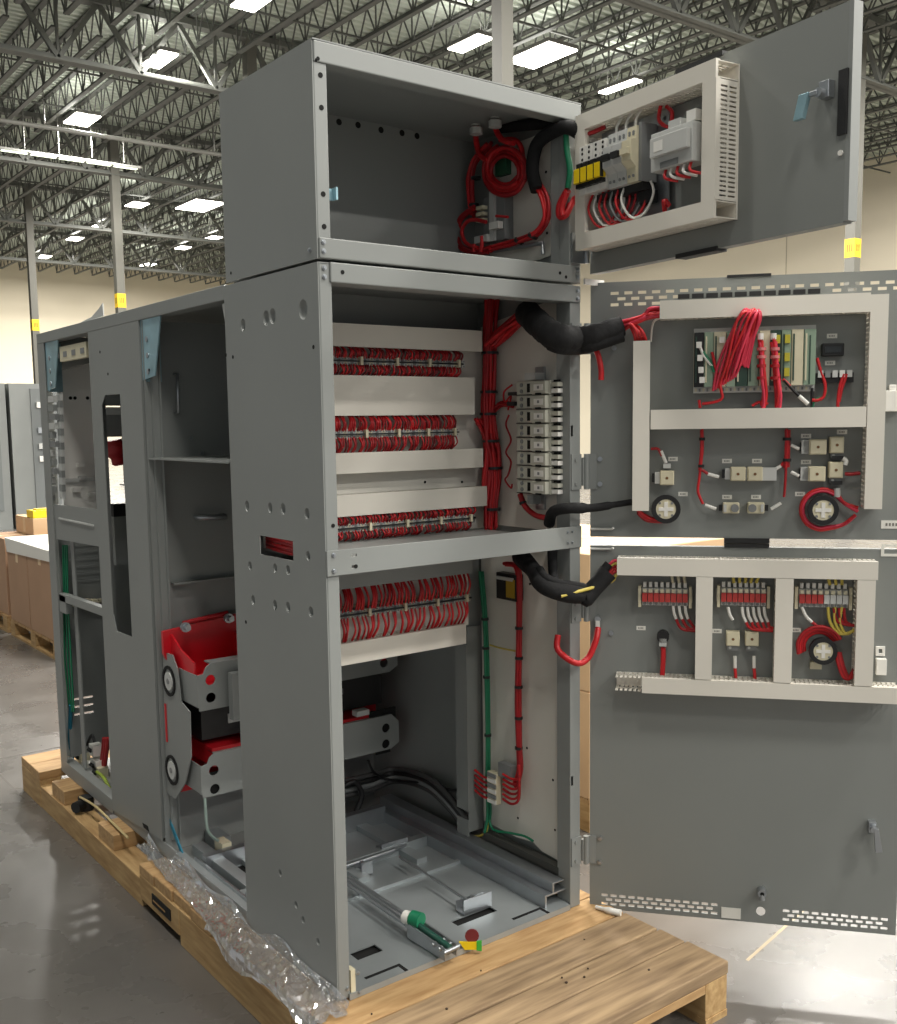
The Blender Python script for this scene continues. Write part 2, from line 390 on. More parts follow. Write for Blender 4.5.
# ================================================================== PALLET
pal = thing('wooden_pallet', (0.4, 1.0, FLOOR), 'long pine shipping pallet carrying the grey switchgear', 'pallet')
YL0, YL1, PXL, PXR = -0.478, 2.53, -0.08, 0.91
yb = [-0.478, -0.335, -0.242, -0.115, 0.02]
for i in range(4):
    r = [0.917, 0.912, 0.905, 0.903][i]
    MB().box(PXL + [0, .004, 0, .006][i], r, yb[i] + 0.003, yb[i + 1] - 0.003, -0.036, [-.001, -0.002, -.0005, -0.001][i], [WOODG, WOODG, WOODG, WOOD][i]).build('deck_board', pal, bevel=0.003)
for i, y in enumerate([0.022, 0.16, 0.30, 0.44, 0.58, 0.72, 0.86]):
    MB().box(PXL + 0.006 * (i % 2), PXR, y, y + 0.136, -0.036, -0.001, WOOD).build('deck_board', pal, bevel=0.003)
MB().box(PXL - .003, 0.3, 0.998, 1.12, -0.036, -0.002, WOOD).build('deck_board', pal, bevel=.003)
for y0, y1 in ((2.26, 2.395), (2.397, 2.53)):
    MB().box(PXL, PXR, y0, y1, -0.036, -0.0005, WOOD).build('deck_board', pal, bevel=0.003)
for x in (0.30, 0.62):
    MB().box(x, x + .09, 1.0, 2.26, -0.06, -0.0005, WOODY).build('deck_board', pal, bevel=0.003)
# near part of the skid: header and blocks under the front boards
MB().box(PXL + .004, 0.825, -0.474, -0.43, -0.062, -0.0365, WOOD).build('header_board', pal, bevel=0.002)
for x0, x1 in ((PXL + .004, 0.02), (0.36, 0.46), (0.825, 0.913)):
    for y0, y1 in ((-0.474, -0.36), (-0.02, 0.10), (0.5, 0.64)):
        MB().box(x0, x1, y0, y1, FLOOR + .018, -0.0365 if x0 > .8 or y0 > -.4 else -0.0625, WOODY).build('block', pal, bevel=0.002)
for x0, x1 in ((0.36, 0.46), (0.825, 0.913)):
    MB().box(x0, x1, -0.476, 2.52, FLOOR, FLOOR + .018, WOODY).build('bottom_board', pal)
# long left timber with its notch, spacers on top of it
MB().box(PXL, 0.01, 0.10, 0.80, FLOOR, -0.037, WOODY).build('stringer', pal, bevel=0.002)
MB().box(PXL - .003, 0.012, 0.80, 1.12, FLOOR + .03, -0.037, WOODY).build('splice_block', pal, bevel=0.003)
nb = MB(); nb.box(PXL - .006, PXL - .002, 0.86, 1.01, -0.098, -0.062, HOLE); nb.box(PXL - .007, PXL - .002, 0.90, 1.0, -0.085, -0.08, mat('splinter', (150, 116, 74), .8)); nb.build('splinter_notch', pal)
MB().box(PXL + .002, 0.008, 1.12, 2.26, FLOOR + .0, -0.058, WOODY).build('stringer', pal, bevel=0.002)
MB().box(PXL, 0.01, 2.26, 2.53, FLOOR, -0.0365, WOODY).build('stringer', pal, bevel=0.002)
for y0, y1 in ((1.96, 2.12), (1.40, 1.56)):
    MB().box(PXL + .01, 0.1, y0, y1, -0.0575, -0.001, WOOD).build('block', pal, bevel=0.002)
MB().box(0.80, PXR, 0.10, 2.53, FLOOR + .018, -0.06, WOODY).build('stringer', pal)
q = MB()
for k in range(15):
    x = rnd(0, .88); y = rnd(-.45, -.03); q.cyl((x, y, -0.001), (x, y, 0.0016), rnd(.002, .004), mat('rust_nail', (66, 50, 38), .8), 6)
q.build('nail_heads', pal)

# ================================================================== DUCT, BOLT AND DOOR HELPERS
def duct(parent, F, a0, a1, b0, b1, c0, c1, name='wire_duct', pitch=0.0125, cover=True, cov=None, slots=False):
    """duct running along its longer side; slotted walls of single fingers and a lid"""
    m_ = MB(); long_a = (a1 - a0) >= (b1 - b0); t = 0.0022; hc = c1 - 0.008 * (1 if c1 > c0 else -1); sg = 1 if c1 > c0 else -1
    m_.box(a0, a1, b0, b1, c0, c0 + sg * 0.003, DUCT, F)
    mid = c0 + (c1 - c0) * 0.45
    if slots:
        lo, hi = (a0, a1) if long_a else (b0, b1); hs = []; x = lo + .008
        while x + .012 < hi:
            for f0, f1 in ((.12, .45), (.55, .86)): hs.append(rect(x, x + .0045, c0 + (hc - c0) * f0, c0 + (hc - c0) * f1))
            x += pitch
        for s0 in ((b0, b1 - t) if long_a else (a0, a1 - t)):
            Fs = (lambda p, n, s: F(p, s, n)) if long_a else (lambda p, n, s: F(s, p, n))
            m_.plate(rect(lo, hi, c0, hc), hs, s0, s0 + t, DUCT, Fs)
    elif long_a:
        for bb in ((b0, b0 + t), (b1 - t, b1)):
            m_.box(a0, a1, bb[0], bb[1], mid - .003, mid + .003, DUCT, F); x = a0
            while x < a1 - 1e-6: m_.box(x, min(x + pitch * .6, a1), bb[0], bb[1], c0, hc, DUCT, F); x += pitch
    else:
        for aa in ((a0, a0 + t), (a1 - t, a1)):
            m_.box(aa[0], aa[1], b0, b1, mid - .003, mid + .003, DUCT, F); x = b0
            while x < b1 - 1e-6: m_.box(aa[0], aa[1], x, min(x + pitch * .6, b1), c0, hc, DUCT, F); x += pitch
    if cover:
        ca0, ca1 = cov if cov else (a0, a1)
        if long_a:
            m_.box(ca0, ca1, b0 - .002, b1 + .002, hc, c1, DUCT, F)
            for bb in ((b0 - .002, b0), (b1, b1 + .002)): m_.box(ca0, ca1, bb[0], bb[1], hc - sg * .006, hc, DUCT, F)
        else:
            m_.box(a0 - .002, a1 + .002, b0, b1, hc, c1, DUCT, F)
            for aa in ((a0 - .002, a0), (a1, a1 + .002)): m_.box(aa[0], aa[1], b0, b1, hc - sg * .006, hc, DUCT, F)
    return m_.build(name, parent)
def bolts(parent, pts, n, r=0.006, h=0.005, M=None, name='bolt'):
    n = Vector(n)
    for p in pts:
        p = Vector(p); q = MB(); q.cyl(p, p + n * h * .4, r, M or ZINC, 10); q.cyl(p + n * h * .4, p + n * h, r * .65, M or ZINC, 6); q.build(name, parent)
def bolt_holes(parent, pts, n, r=0.0055, name='hole'):
    n = Vector(n); q = MB()
    for p in pts: p = Vector(p); q.cyl(p - n * .001, p + n * .0006, r, HOLE, 12)
    q.build(name, parent)
def slotrows(a0, a1, b, rows, pitch, w, h, dz, skip=None):
    out = []
    for r in range(rows):
        x = a0 + (pitch / 2 if r % 2 else 0)
        while x + w < a1:
            if not skip or not skip(x, r): out.append(rect(x, x + w, b - r * dz, b - r * dz + h))
            x += pitch
    return out
ZAX = Vector((0, 0, 1))
HB = Vector((0.862, -0.015, 0)); dB = Vector((0.64, -0.768, 0)).normalized(); nB = Vector((dB.y, -dB.x, 0))
HT = Vector((0.862, -0.013, 0)); dT = Vector((-0.107, -0.994, 0)).normalized(); nT = Vector((dT.y, -dT.x, 0))
FB = frame(HB, dB, ZAX, nB); FT = frame(HT, dT, ZAX, nT)
def door_coord(Hh, d, n):
    def f(u, v, o=0.0):
        p = hit(u, v, n, n.dot(Hh) + o); return ((p - Hh).dot(d), p.z)
    return f
DB = door_coord(HB, dB, nB); DT = door_coord(HT, dT, nT)

# ================================================================== TOWER (lower cubicle, z 0 .. 1.8)
tow = thing('switchgear_cabinet', (W / 2, D / 2, 0), 'tall grey steel switchgear tower with two open doors at right', 'cabinet')
def dimple(parent, y, z, r):
    q = MB(); seg = 14
    def ring_(f, x): return [FXN(y + r * f * math.cos(2 * math.pi * k / seg), z + 1.15 * r * f * math.sin(2 * math.pi * k / seg), x) for k in range(seg)]
    vs = ring_(1, 0.0) + ring_(.82, .008) + ring_(.35, .0095)
    fs = [(k, (k + 1) % seg, seg + (k + 1) % seg, seg + k) for k in range(seg)] + [(seg + k, seg + (k + 1) % seg, 2 * seg + (k + 1) % seg, 2 * seg + k) for k in range(seg)] + [tuple(range(2 * seg, 3 * seg))]
    q.add(vs, fs, PAINT, True)
    q.box(y - r * .75, y - r * .45, z - r * .3, z + r * .1, .0065, .0079, HOLE, FXN)
    return q.build('knockout', parent)
KO = []
for pts, r in ((((266, 318), (272.5, 316)), .017), (((243, 325),), .014), (((303, 309.5),), .021), (((253, 600), (275, 605), (288, 607), (311, 612)), .012), (((247, 506), (270, 508), (283, 509), (307, 514)), .013), (((250, 566), (275, 568), (288, 570), (308, 556)), .011), (((280, 873), (296, 905), (303, 920), (318, 942)), .009)):
    for u, v in pts: p = PX(u, v, 0); KO.append((p.y, p.z, r))
sp = MB(); slot = rect(0.158, 0.336, 1.092, 1.142)
sp.plate(rect(0.001, D + .025, 0.004, Z2 - 0.004), [slot] + [[(y + r * math.cos(2 * math.pi * k / 14), z + 1.15 * r * math.sin(2 * math.pi * k / 14)) for k in range(14)] for y, z, r in KO], 0.0, 0.0025, PAINT, FXN)
side = sp.build('side_panel', tow)
for y, z, r in KO: dimple(tow, y, z, r)
bolt_holes(tow, [PX(u, v, 0) for u, v in ((226, 355), (233, 357), (313.5, 347), (246, 622), (331, 985))], (-1, 0, 0), .005)
# front frame
MB().box(0.0026, 0.036, 0.0, 0.055, 0.004, Z2 - .004, PAINT).build('front_post', tow, bevel=0.0025)
rp_ = MB(); rp_.plate(rect(0.797, 0.8367, 0.0, Z2 - .004), [rect(0.801, 0.809, 1.385, 1.415), rect(0.801, 0.809, .372, .40)], 0.0, 0.003, PAINT, FYN)
rp_.box(0.797, 0.800, 0.0, Z2 - .004, 0.003, .055, PAINT, FYN); rp_.box(0.8337, 0.8367, 0.0, Z2 - .004, 0.003, .05, PAINT, FYN)
rp_.build('front_post', tow, bevel=0.0012)
MB().box(0.030, 0.833, -0.006, 0.05, 1.753, Z2 - 0.003, PAINT).build('front_rail', tow, bevel=0.003)
fr_ = MB(); fr_.plate(rect(-0.0, 0.8367, 1.0705, 1.1315), [rect(0.068, 0.082, 1.112, 1.118), rect(0.068, 0.080, 1.085, 1.091)], -0.006, 0.0, PAINT, FYN)
fr_.build('front_rail', tow, bevel=0.001)
q = MB(); q.box(0.12, 0.705, -0.0085, -0.006, 1.1165, 1.1325, mat('rail_recess_shade', (92, 91, 86), .5), FYN); q.build('rail_recess_shade', tow)  # strip coloured dark to stand in for the shaded see-through recess
bolts(tow, [(x, -0.0065, z) for x, z in ((.018, 1.121), (.018, 1.083))], (0, -1, 0), .006)
bolts(tow, [(x, -0.0065, z) for x, z in ((.80, 1.117), (.80, 1.087), (.782, 1.117), (.782, 1.087))], (0, -1, 0), .004)
bolts(tow, [(.016, -0.001, 1.785), (.016, -0.001, 1.765), (.82, -0.0065, 1.785), (.82, -0.0065, 1.765)], (0, -1, 0), .006)
bolt_holes(tow, [(.062, -.0062, 1.778), (.022, -.0005, 1.19), (.079, -.0065, 1.088)], (0, -1, 0), .005)
MB().box(0.0375, .77, .06, .385, 1.095, 1.101, PAINT).build('shelf', tow)
MB().box(0.8337, W, 0.05, D, 0.0, Z2 - .004, PAINT).build('side_panel', tow)
MB().box(0.0025, .8337, 0.45, 0.46, 0.78, Z2 - .004, PAINT).build('back_panel', tow)
MB().box(0.0025, .8337, 0.0, D, Z2 - .008, Z2 - .004, PAINT).build('roof_panel', tow)
MB().box(0.04, .80, .389, .394, 1.10, 1.705, WHITEP).build('mounting_plate', tow)
MB().box(0.04, .735, .389, .394, .80, 1.06, WHITEP).build('mounting_plate', tow)
MB().plate([(.05, 1.11), (.42, 1.11), (.42, 1.72), (.05, 1.78)], [], .822, .826, WHITEP, FXN).build('side_plate', tow)
MB().plate([(.045, .112), (.15, .118), (.19, .135), (.27, .125), (.43, .13), (.43, 1.06), (.045, 1.06)], [], .822, .826, WHITEP, FXN).build('side_plate', tow)
bolt_holes(tow, [PX(u, v, .8215) for u, v in ((425, 459), (462, 482))] , (0, -1, 0), .004)
bolt_holes(tow, [PY(u, v, .3885) for u, v in ((425, 482), (462, 482))], (0, -1, 0), .004)
bolt_holes(tow, [PX(u, v, .8218) for u, v in ((530, 584), (527, 748), (555, 830), (560, 846), (553, 780), (518, 818))], (-1, 0, 0), .004)
MB().box(.04, .70, .322, .326, PY(462, 574, .325).z, 1.068, PAINT).build('header_plate', tow)
# flange at the right rear, dark strip along the tray
fg = MB(); fg.box(.765, .769, .44, .50, .17, .72, PAINT); fg.box(.769, .826, .44, .444, .10, .78, PAINT); fg.box(.765, .769, .44, .50, .06, .14, PAINT)
fg.build('rear_flange', tow)
# ducts across the middle compartment
def dz(u, v0, v1, y=.33): return PY(u, v1, y).z, PY(u, v0, y).z
for (u, v0, v1, xa, xb) in ((482, 331.5, 351, .045, None), (474.5, 378.3, 414, .075, None), (483, 449, 466.5, .05, None), (487, 486.7, 505, .055, None), (466, 624.5, 643, .045, None)):
    z0, z1 = dz(u, v0, v1); duct(tow, FYN, xa, PY(u, v0, .33).x, z0, z1, .388, .33)
q = MB(); q.plate([(.050, 1.415), (.075, 1.415), (.075, 1.545), (.066, 1.56), (.050, 1.56)], [], .318, .33, DUCT, FYN); q.build('end_bracket', tow)
q = MB(); a = PY(350, 507, .32); q.box(.05, .09, .30, .325, a.z - .012, a.z + .022, ZINCB); q.box(.085, .092, .28, .30, a.z - .012, a.z + .012, ZINCB); q.build('bracket', tow)

# ---- floor tray, racking gear
MB().plate(rect(.03, .80, .01, .93), [rect(.455, .60, .10, .135), rect(.135, .215, .12, .165), rect(.10, .12, -.2, -.1)][:2], .012, .016, GALV, FZN).build('floor_tray', tow)
MB().box(.04, .79, .03, .92, .003, .006, HOLE).build('tray_slot_shade', tow)  # black sheet added below so the tray slots look dark
q = MB(); q.plate([(.03, -.006), (.79, -.006), (.79, .03), (.03, .03)], [], .004, .0165, GALV, FZN)
q.box(.03, .79, -.0075, -.0055, .0005, .0165, GALV)
for xs in (.10, .60):
    q.box(xs, xs + .10, .026, .036, .0163, .0172, HOLE); q.box(xs + .10, xs + .110, -.006, .036, .0163, .0172, HOLE)
q.build('tray_lip', tow)
q = MB()
for c in ((.055, .03), (.055, .26)): pass
q.box(.715, .722, .02, .93, .016, .055, ZINC); q.box(.722, .80, .02, .93, .050, .055, ZINC); q.box(.745, .752, .02, .93, .055, .085, ZINC); q.box(.752, .79, .02, .93, .081, .085, ZINC)
q.build('guide_rail', tow, bevel=.001)
MB().box(.795, .824, .05, .40, .085, .108, mat('dark_strip', (70, 70, 66), .6)).build('guide_strip', tow)
q = MB(); q.box(.03, .037, .02, .93, .016, .055, ZINC); q.build('guide_rail', tow)
q = MB()
for x in (.18, .40, .62): q.box(x - .02, x + .02, .5, .92, .016, .034, GALV)
q.box(.04, .72, .60, .63, .016, .05, GALV); q.box(.04, .72, .42, .435, .016, .026, GALV); q.box(.04, .72, .86, .89, .016, .075, ZINC)
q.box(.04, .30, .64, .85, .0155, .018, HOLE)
q.build('cross_member', tow)
# lead screw pair to the front
sc = MB(); A0 = Vector((.155, .62, .055)); A1 = Vector((.335, .02, .055))
A0 = PZ(347, 880, .055); A1 = PZ(412, 925, .055); A2 = PZ(450, 950, .045)
for off in (-.012, .004, .018):
    o_ = Vector((off, off * .3, 0)); sc.cyl(A0 + o_, A1 + o_, .006, ZINC, 8)
sc.build('lead_screw', tow)
q = MB(); q.cyl(A1 + Vector((0, 0, .02)), A1 + Vector((.01, -.03, .02)), .022, GREEN, 12); q.cyl(A1 + Vector((-.01, .02, .02)), A1 + Vector((-.005, .0, .02)), .018, WHITE, 12); q.build('drive_knob', tow)
dv = (A2 - A1).normalized(); sv = Vector((-dv.y, dv.x, 0))
q = MB()
for s_ in (-.018, .022): 
    q.add([A1 + sv * s_ + Vector((0, 0, z)) for z in (-.03, .012)] + [A2 + sv * s_ + Vector((0, 0, z)) for z in (.008, -.025)] + [A1 + sv * (s_ + .004) + Vector((0, 0, z)) for z in (-.03, .012)] + [A2 + sv * (s_ + .004) + Vector((0, 0, z)) for z in (.008, -.025)], [(0, 1, 2, 3), (4, 7, 6, 5), (0, 4, 5, 1), (2, 6, 7, 3), (1, 5, 6, 2)], ZINC)
q.tube([A1 + Vector((0, 0, .012)), A2 + Vector((0, 0, .006))], .009, mat('dark_green_paint', (30, 74, 62), .45), 8, 1)
for k in (.7, .86, 1.0): p = A1 + (A2 - A1) * k; q.cyl(p - sv * .024, p + sv * .03, .007, ZINC, 8)
q.build('drive_arm', tow)
tg = MB(); T0 = PZ(472, 941, .035)
tg.disc(0, .016, .019, 0, .004, mat('maroon_plastic', (116, 40, 44), .45), frame(T0, (.8, -.6, 0), (0, 0, 1), (-.6, -.8, 0)), 14)
FG_ = frame(T0, (.8, -.6, 0), (0, 0, 1), (-.6, -.8, 0))
tg.plate([(-.035, .0), (.012, .0), (.012, -.022), (-.02, -.022)], [], .0, .006, YELLOW, FG_); tg.plate([(.012, .0), (.026, .002), (.026, -.026), (.012, -.024)], [], .0, .007, mat('bright_green', (60, 170, 60), .45), FG_)
tg.build('position_indicator', tow, label='maroon, yellow and green position indicator')
# brackets and shafts across the tray
def clip_bracket(u, v, w, rot):
    p = PZ(u, v, .02); c, s_ = math.cos(rot), math.sin(rot); Fc = frame(p, (c, s_, 0), (-s_, c, 0), (0, 0, 1)); q = MB()
    q.box(-w, w, -.02, .02, 0, .003, ZINC, Fc); q.box(-w, w, -.02, -.017, 0, .045, ZINC, Fc); q.box(-w, w, .017, .02, 0, .03, ZINC, Fc); q.cyl(Fc(0, -.01, .03), Fc(0, .015, .03), .007, ZINC, 8)
    q.build('shaft_bracket', tow)
clip_bracket(474, 908, .05, -.05); clip_bracket(392, 852, .05, -.05); clip_bracket(364, 873, .02, 0)
q = MB(); q.cyl(PZ(400, 857, .05), PZ(470, 902, .05), .004, ZINC, 8); q.cyl(PZ(346, 866, .05), PZ(394, 850, .05), .008, ZINC, 8); q.cyl(PZ(394, 850, .05), PZ(420, 838, .03), .006, ZINC, 8); q.build('shaft', tow)
q = MB(); q.box(.037, .05, -.004, .02, .016, .075, CREAM); q.build('corner_clip', tow); bolts(tow, [(.055, -.008, .065), (.058, -.008, .012), (.028, -.001, .03)], (0, -1, 0), .005)

# ---- doors of the tower
def door(parent, F, s1, z0, z1, holes, n, name='door', lip=True):
    q = MB(); q.plate(rect(0, s1, z0, z1), holes, -.0025, 0, DPAINT, F)
    for a0, a1, b0, b1 in ((0, .003, z0, z1), (s1 - .003, s1, z0, z1)): q.box(a0, a1, b0, b1, -.028, -.0025, PAINT, F)
    q.box(.003, s1 - .003, z0, z0 + .003, -.028, -.0025, PAINT, F); q.box(.003, s1 - .003, z1 - .003, z1, -.028, -.0025, PAINT, F)
    return q.build(name, parent)
SD = .850
mh = slotrows(.055, .825, 1.773, 3, .0375, .022, .0085, .0155, lambda x, r: (r == 1 and .235 < x < .60) or (r == 2 and x > .20))
dmid = door(tow, FB, SD, 1.099, 1.808, mh, nB)
lh = slotrows(.035, .375, .028, 3, .0262, .018, .0075, .013) + slotrows(.548, .83, .028, 3, .0262, .018, .0075, .013)
seg = 16
lh.append([(.488 + .013 * math.cos(2 * math.pi * k / seg), .024 + .013 * math.sin(2 * math.pi * k / seg)) for k in range(seg)])
dlow = door(tow, FB, SD, -.012, 1.074, lh, nB)
q = MB()
for k in range(10): q.box(.235 + .0375 * k + .002, .268 + .0375 * k, 1.755, 1.7675, .0002, .003, DARK, FB)
q.build('vent_filter', dmid)
def onb(px, py, o=.0): return DB(px, py, o)
for dr, a, b_, c, d_ in ((dmid, .37, .49, 1.086, 1.0995), (dlow, .37, .49, 1.073, 1.0835), (dmid, .366, .48, 1.806, 1.813)):
    MB().box(a, b_, c, d_, -.03, .004, DARK, FB).build('edge_seal', dr)
for dr, ps in ((dmid, ((600, 459), (600, 484), (614, 348))), (dlow, ((600, 838), (600, 862), (611, 633)))):
    for u, v in ps:
        a, z = DB(u, v); q = MB(); q.disc(a, z, .007, 0, .004, ZINC, FB, 10); q.disc(a, z, .004, .004, .007, ZINC, FB, 6); q.build('bolt', dr)
def sticker(dr, F, a, z, w=.026, h=.012, txt=True):
    q = MB(); q.box(a - w / 2, a + w / 2, z - h / 2, z + h / 2, .0002, .0014, PAPER, F)
    if txt:
        T = mat('print_grey', (120, 118, 112), .6)
        n = 4
        for k in range(n): q.box(a - w * .3 + w * .6 * k / n, a - w * .3 + w * .6 * (k + .6) / n, z - h * .18, z + h * .18, .0014, .0017, T, F)
    return q.build('label_sticker', dr)
for u, v in ((673, 459), (683, 494), (727, 461), (757, 461), (727, 497), (756, 497), (806, 436), (842, 432), (806, 462), (800, 494), (832, 336), (830, 363)):
    a, z = DB(u, v); sticker(dmid, FB, a, z)
a, z = DB(892, 524.5); sticker(dmid, FB, a, z, .055, .022)
for u, v in ((641, 628), (717, 631), (796, 630)):
    a, z = DB(u, v); sticker(dlow, FB, a, z)
q = MB(); a, z = DB(731, 913); q.box(a - .027, a + .027, z - .016, z + .016, .0002, .0015, PAPER, FB); q.build('label_sticker', dlow)
a, z = DB(893, 549); q = MB(); q.plate(rect(a - .03, a + .03, z - .02, z + .012), [rect(a - .022, a + .022, z - .013, z + .006)], .0002, .002, PAPER, FB); q.build('label_sticker', dlow)
def dduct(dr, a0, a1, b0, b1, cov=None, n=.072):
    k = (n - .05) / (2.922 - .05); A = lambda s: s + (.253 - s) * k; B_ = lambda z: z + (1.428 - z) * k
    return duct(dr, FB, A(a0), A(a1), B_(b0), B_(b1), .0, n, cov=(A(cov[0]), A(cov[1])) if cov else None)
# door ducts (mid door)
dduct(dmid, .19, .724, 1.700, 1.745); dduct(dmid, .122, .163, 1.178, 1.642)
dduct(dmid, .726, .766, 1.186, 1.742); dduct(dmid, .168, .722, 1.404, 1.453)
q = MB(); q.tube([FB(.166, 1.64, .03), FB(.172, 1.69, .034), FB(.19, 1.702, .036)], .003, DUCT, 6); q.build('duct_trim', dmid)
# door ducts (low door)
dduct(dlow, .079, .764, .999, 1.044)
dduct(dlow, .075, .83, .664, .704, cov=(.15, .83))
for a0, a1 in ((.297, .338), (.507, .549), (.715, .757)): dduct(dlow, a0, a1, .708, .996)
# lever latch, lock
def latch(dr, F, a, z, M, flip=1):
    q = MB(); q.box(a - .014, a + .006, z + .0, z + .03, 0, .022, ZINC, F); q.cyl(F(a - .004, z + .015, .022), F(a - .004, z + .015, .04), .008, ZINC, 10)
    q.plate([(a - .004, z + .02), (a + .008, z + .02), (a + .020 * flip, z - .045), (a + .002 * flip, z - .048)], [], .03, .042, M, F)
    return q.build('latch', dr, bevel=.001)
a, z = DB(874, 833, .02); latch(dlow, FB, a, z, ZINC)
a, z = DB(762, 893, .02); q = MB(); q.cyl(FB(a, z, 0), FB(a, z, .028), .012, ZINC, 12); q.cyl(FB(a, z - .004, .02), FB(a, z - .02, .024), .009, MGREY, 10); q.cyl(FB(a, z, .028), FB(a, z, .0285), .006, HOLE, 10); q.build('lock', dlow)
a, z = DB(892, 400, .01); q = MB(); q.box(a - .018, a + .02, z - .03, z + .025, 0, .02, WHITE, FB); q.box(a - .008, a + .01, z + .025, z + .04, 0, .012, WHITE, FB); q.build('catch', dmid, bevel=.002)
a, z = DB(881, 665, .01); q = MB(); q.box(a - .013, a + .013, z - .026, z + .018, 0, .02, WHITE, FB); q.plate(rect(a - .014, a + .01, z + .024, z + .05), [rect(a - .006, a + .003, z + .031, z + .043)], 0, .006, WHITE, FB); q.build('catch', dlow, bevel=.001)
# hinges between post and doors
def hinge(parent, z, h, post_w=.05):
    q = MB(); q.box(.800, .838, -.004, -.0005, z - h / 2, z + h / 2, PAINT)
    q.cyl((.850, -.012, z - h / 2), (.850, -.012, z + h / 2), .008, PAINT, 10); q.plate(rect(-.004, .018, z - h / 2, z + h / 2), [], .0005, .0035, PAINT, FB)
    q.box(.838, .848, -.010, -.001, z - h / 2 + .01, z + h / 2 - .01, PAINT)
    for zz in (z - h / 3, z + h / 3): q.cyl((.815, -.004, zz), (.815, -.008, zz), .005, PAINT, 8)
    q.build('hinge', parent)
for z, h in ((1.285, .10), (1.655, .085), (.170, .085), (.885, .06)): hinge(tow, z, h)
for v, a_ in ((529, .1), (549, .1)):
    a, z = DB(605, v, .005); q = MB(); q.tube([FB(.0, z, .006), FB(.06, z, .006), FB(.066, z + .004, .012)], .0035, WHITE, 6, 1); q.build('stay_rod', dmid if v < 540 else dlow)

# ================================================================== TOP BOX
tb = thing('control_box', (W / 2, D / 2, Z2 + .002), 'grey steel control box bolted on top of the tower, its door open', 'cabinet')
ZB = Z2 + .003
MB().plate(rect(.001, D + .01, ZB, H - .003), [], 0, .0025, PAINT, FXN).build('side_panel', tb)
MB().box(.8342, W, 0, D, ZB, H, PAINT).build('side_panel', tb)
MB().box(0.0, W, -.003, D + .01, H - .003, H, PAINT).build('roof_panel', tb)
MB().box(0.0026, .8342, D - .01, D - .006, ZB, H - .003, PAINT).build('back_panel', tb)
MB().box(0.0026, .8342, 0.05, D - .01, ZB, ZB + .004, PAINT).build('bottom_panel', tb)
MB().box(0.0026, 0.037, 0.0005, 0.04, ZB + .0, 2.237, PAINT).build('front_post', tb, bevel=.0025)
MB().box(0.795, W, 0.0005, 0.04, ZB, 2.237, PAINT).build('front_post', tb, bevel=.0025)
MB().box(0.0028, W, -0.003, 0.045, 2.236, H - .0032, PAINT).build('front_rail', tb, bevel=.003)
MB().box(0.004, W - .004, -0.004, 0.05, ZB + .001, 1.853, PAINT).build('front_rail', tb, bevel=.003)
bolts(tb, [(.014, -.0042, 1.842), (.014, -.0042, 1.822), (.822, -.0042, 1.842), (.822, -.0042, 1.822), (.823, -.0035, 2.247)], (0, -1, 0), .006)
bolts(tb, [PX(310, 250, 0)], (-1, 0, 0), .006)
bolt_holes(tb, [PY(u, v, 0.0) for u, v in ((320.5, 75), (321.5, 107.5), (323.3, 194), (324.2, 226.5))], (0, -1, 0), .006)
bolt_holes(tb, [PY(u, v, -.0042) for u, v in ((560, 273), (566, 277))] + [PY(318, 58.5, -.003)], (0, -1, 0), .0045)
bolt_holes(tb, [PX(231, 273, 0), PX(316, 60, 0)], (-1, 0, 0), .004)
bolt_holes(tb, [PY(u, v, D - .0102) for u, v in ((339, 122), (358, 125), (381, 130), (402, 133), (417, 136))], (0, -1, 0), .009)
p = PY(336, 196, .02); q = MB(); q.box(.037, .058, .018, .022, p.z - .012, p.z + .014, ZINCB); q.box(.055, .060, .002, .02, p.z - .012, p.z + .016, ZINCB); q.build('striker', tb)
MB().plate([(.055, 1.90), (.37, 1.868), (.37, 2.235), (.055, 2.235)], [], .820, .824, WHITEP, FXN).build('mounting_plate', tb)
q = MB(); q.box(.796, .80, .040, .075, ZB, 2.236, PAINT); q.build('inner_flange', tb)
q = MB(); a = PX(481, 253, .79); c = PX(543, 243, .79); q.tube([a, c, c + Vector((0, 0, -.03))], .006, ZINC, 8, 1); q.build('support_rod', tb)
for u, v in ((476, 126), (495, 119)):
    p = PX(u, v, .72); q = MB(); q.cyl((p.x, p.y, H - .003), (p.x, p.y, p.z), .014, LGREY, 12); q.cyl((p.x, p.y, H - .03), (p.x, p.y, H - .012), .019, LGREY, 8); q.build('cable_gland', tb)
bolt_holes(tb, [PX(u, v, .8195) for u, v in ((546, 172), (547, 233), (558, 236))], (-1, 0, 0), .004)
dtop = door(tb, FT, .830, 1.832, 2.272, [], nT)
for a0, a1, b0, b1 in ((.335, .487, 2.268, 2.279), (.340, .478, 1.826, 1.837), (.812, .834, 2.01, 2.14)):
    MB().box(a0, a1, b0, b1, -.03, .005, DARK, FT).build('edge_seal', dtop)
q = MB(); q.box(.8302, .842, 1.835, 2.272, -.028, .0, PAINT, FT); q.build('edge_trim', dtop)
a, z = DT(808, 105, .02)
q = MB(); q.box(.775, .80, 2.09, 2.125, 0, .02, ZINC, FT); q.cyl(FT(.785, 2.10, .02), FT(.785, 2.10, .035), .01, ZINC, 10)
q.plate([(.742, 2.105), (.766, 2.105), (.752, 2.055), (.728, 2.055)], [], .03, .042, ZINCB, FT); q.box(.765, .785, 2.095, 2.105, .032, .038, ZINC, FT); q.build('latch', dtop, bevel=.001)
q = MB(); a, z = DT(841, 153); q.disc(a, z, .006, 0, .004, WHITE, FT, 8); q.build('bolt', dtop)
q = MB(); q.cyl((.850, -.012, 1.86), (.850, -.012, 1.94), .008, ZINC, 10); q.box(.80, .85, -.006, -.002, 1.86, 1.94, ZINC); q.build('hinge', tb)
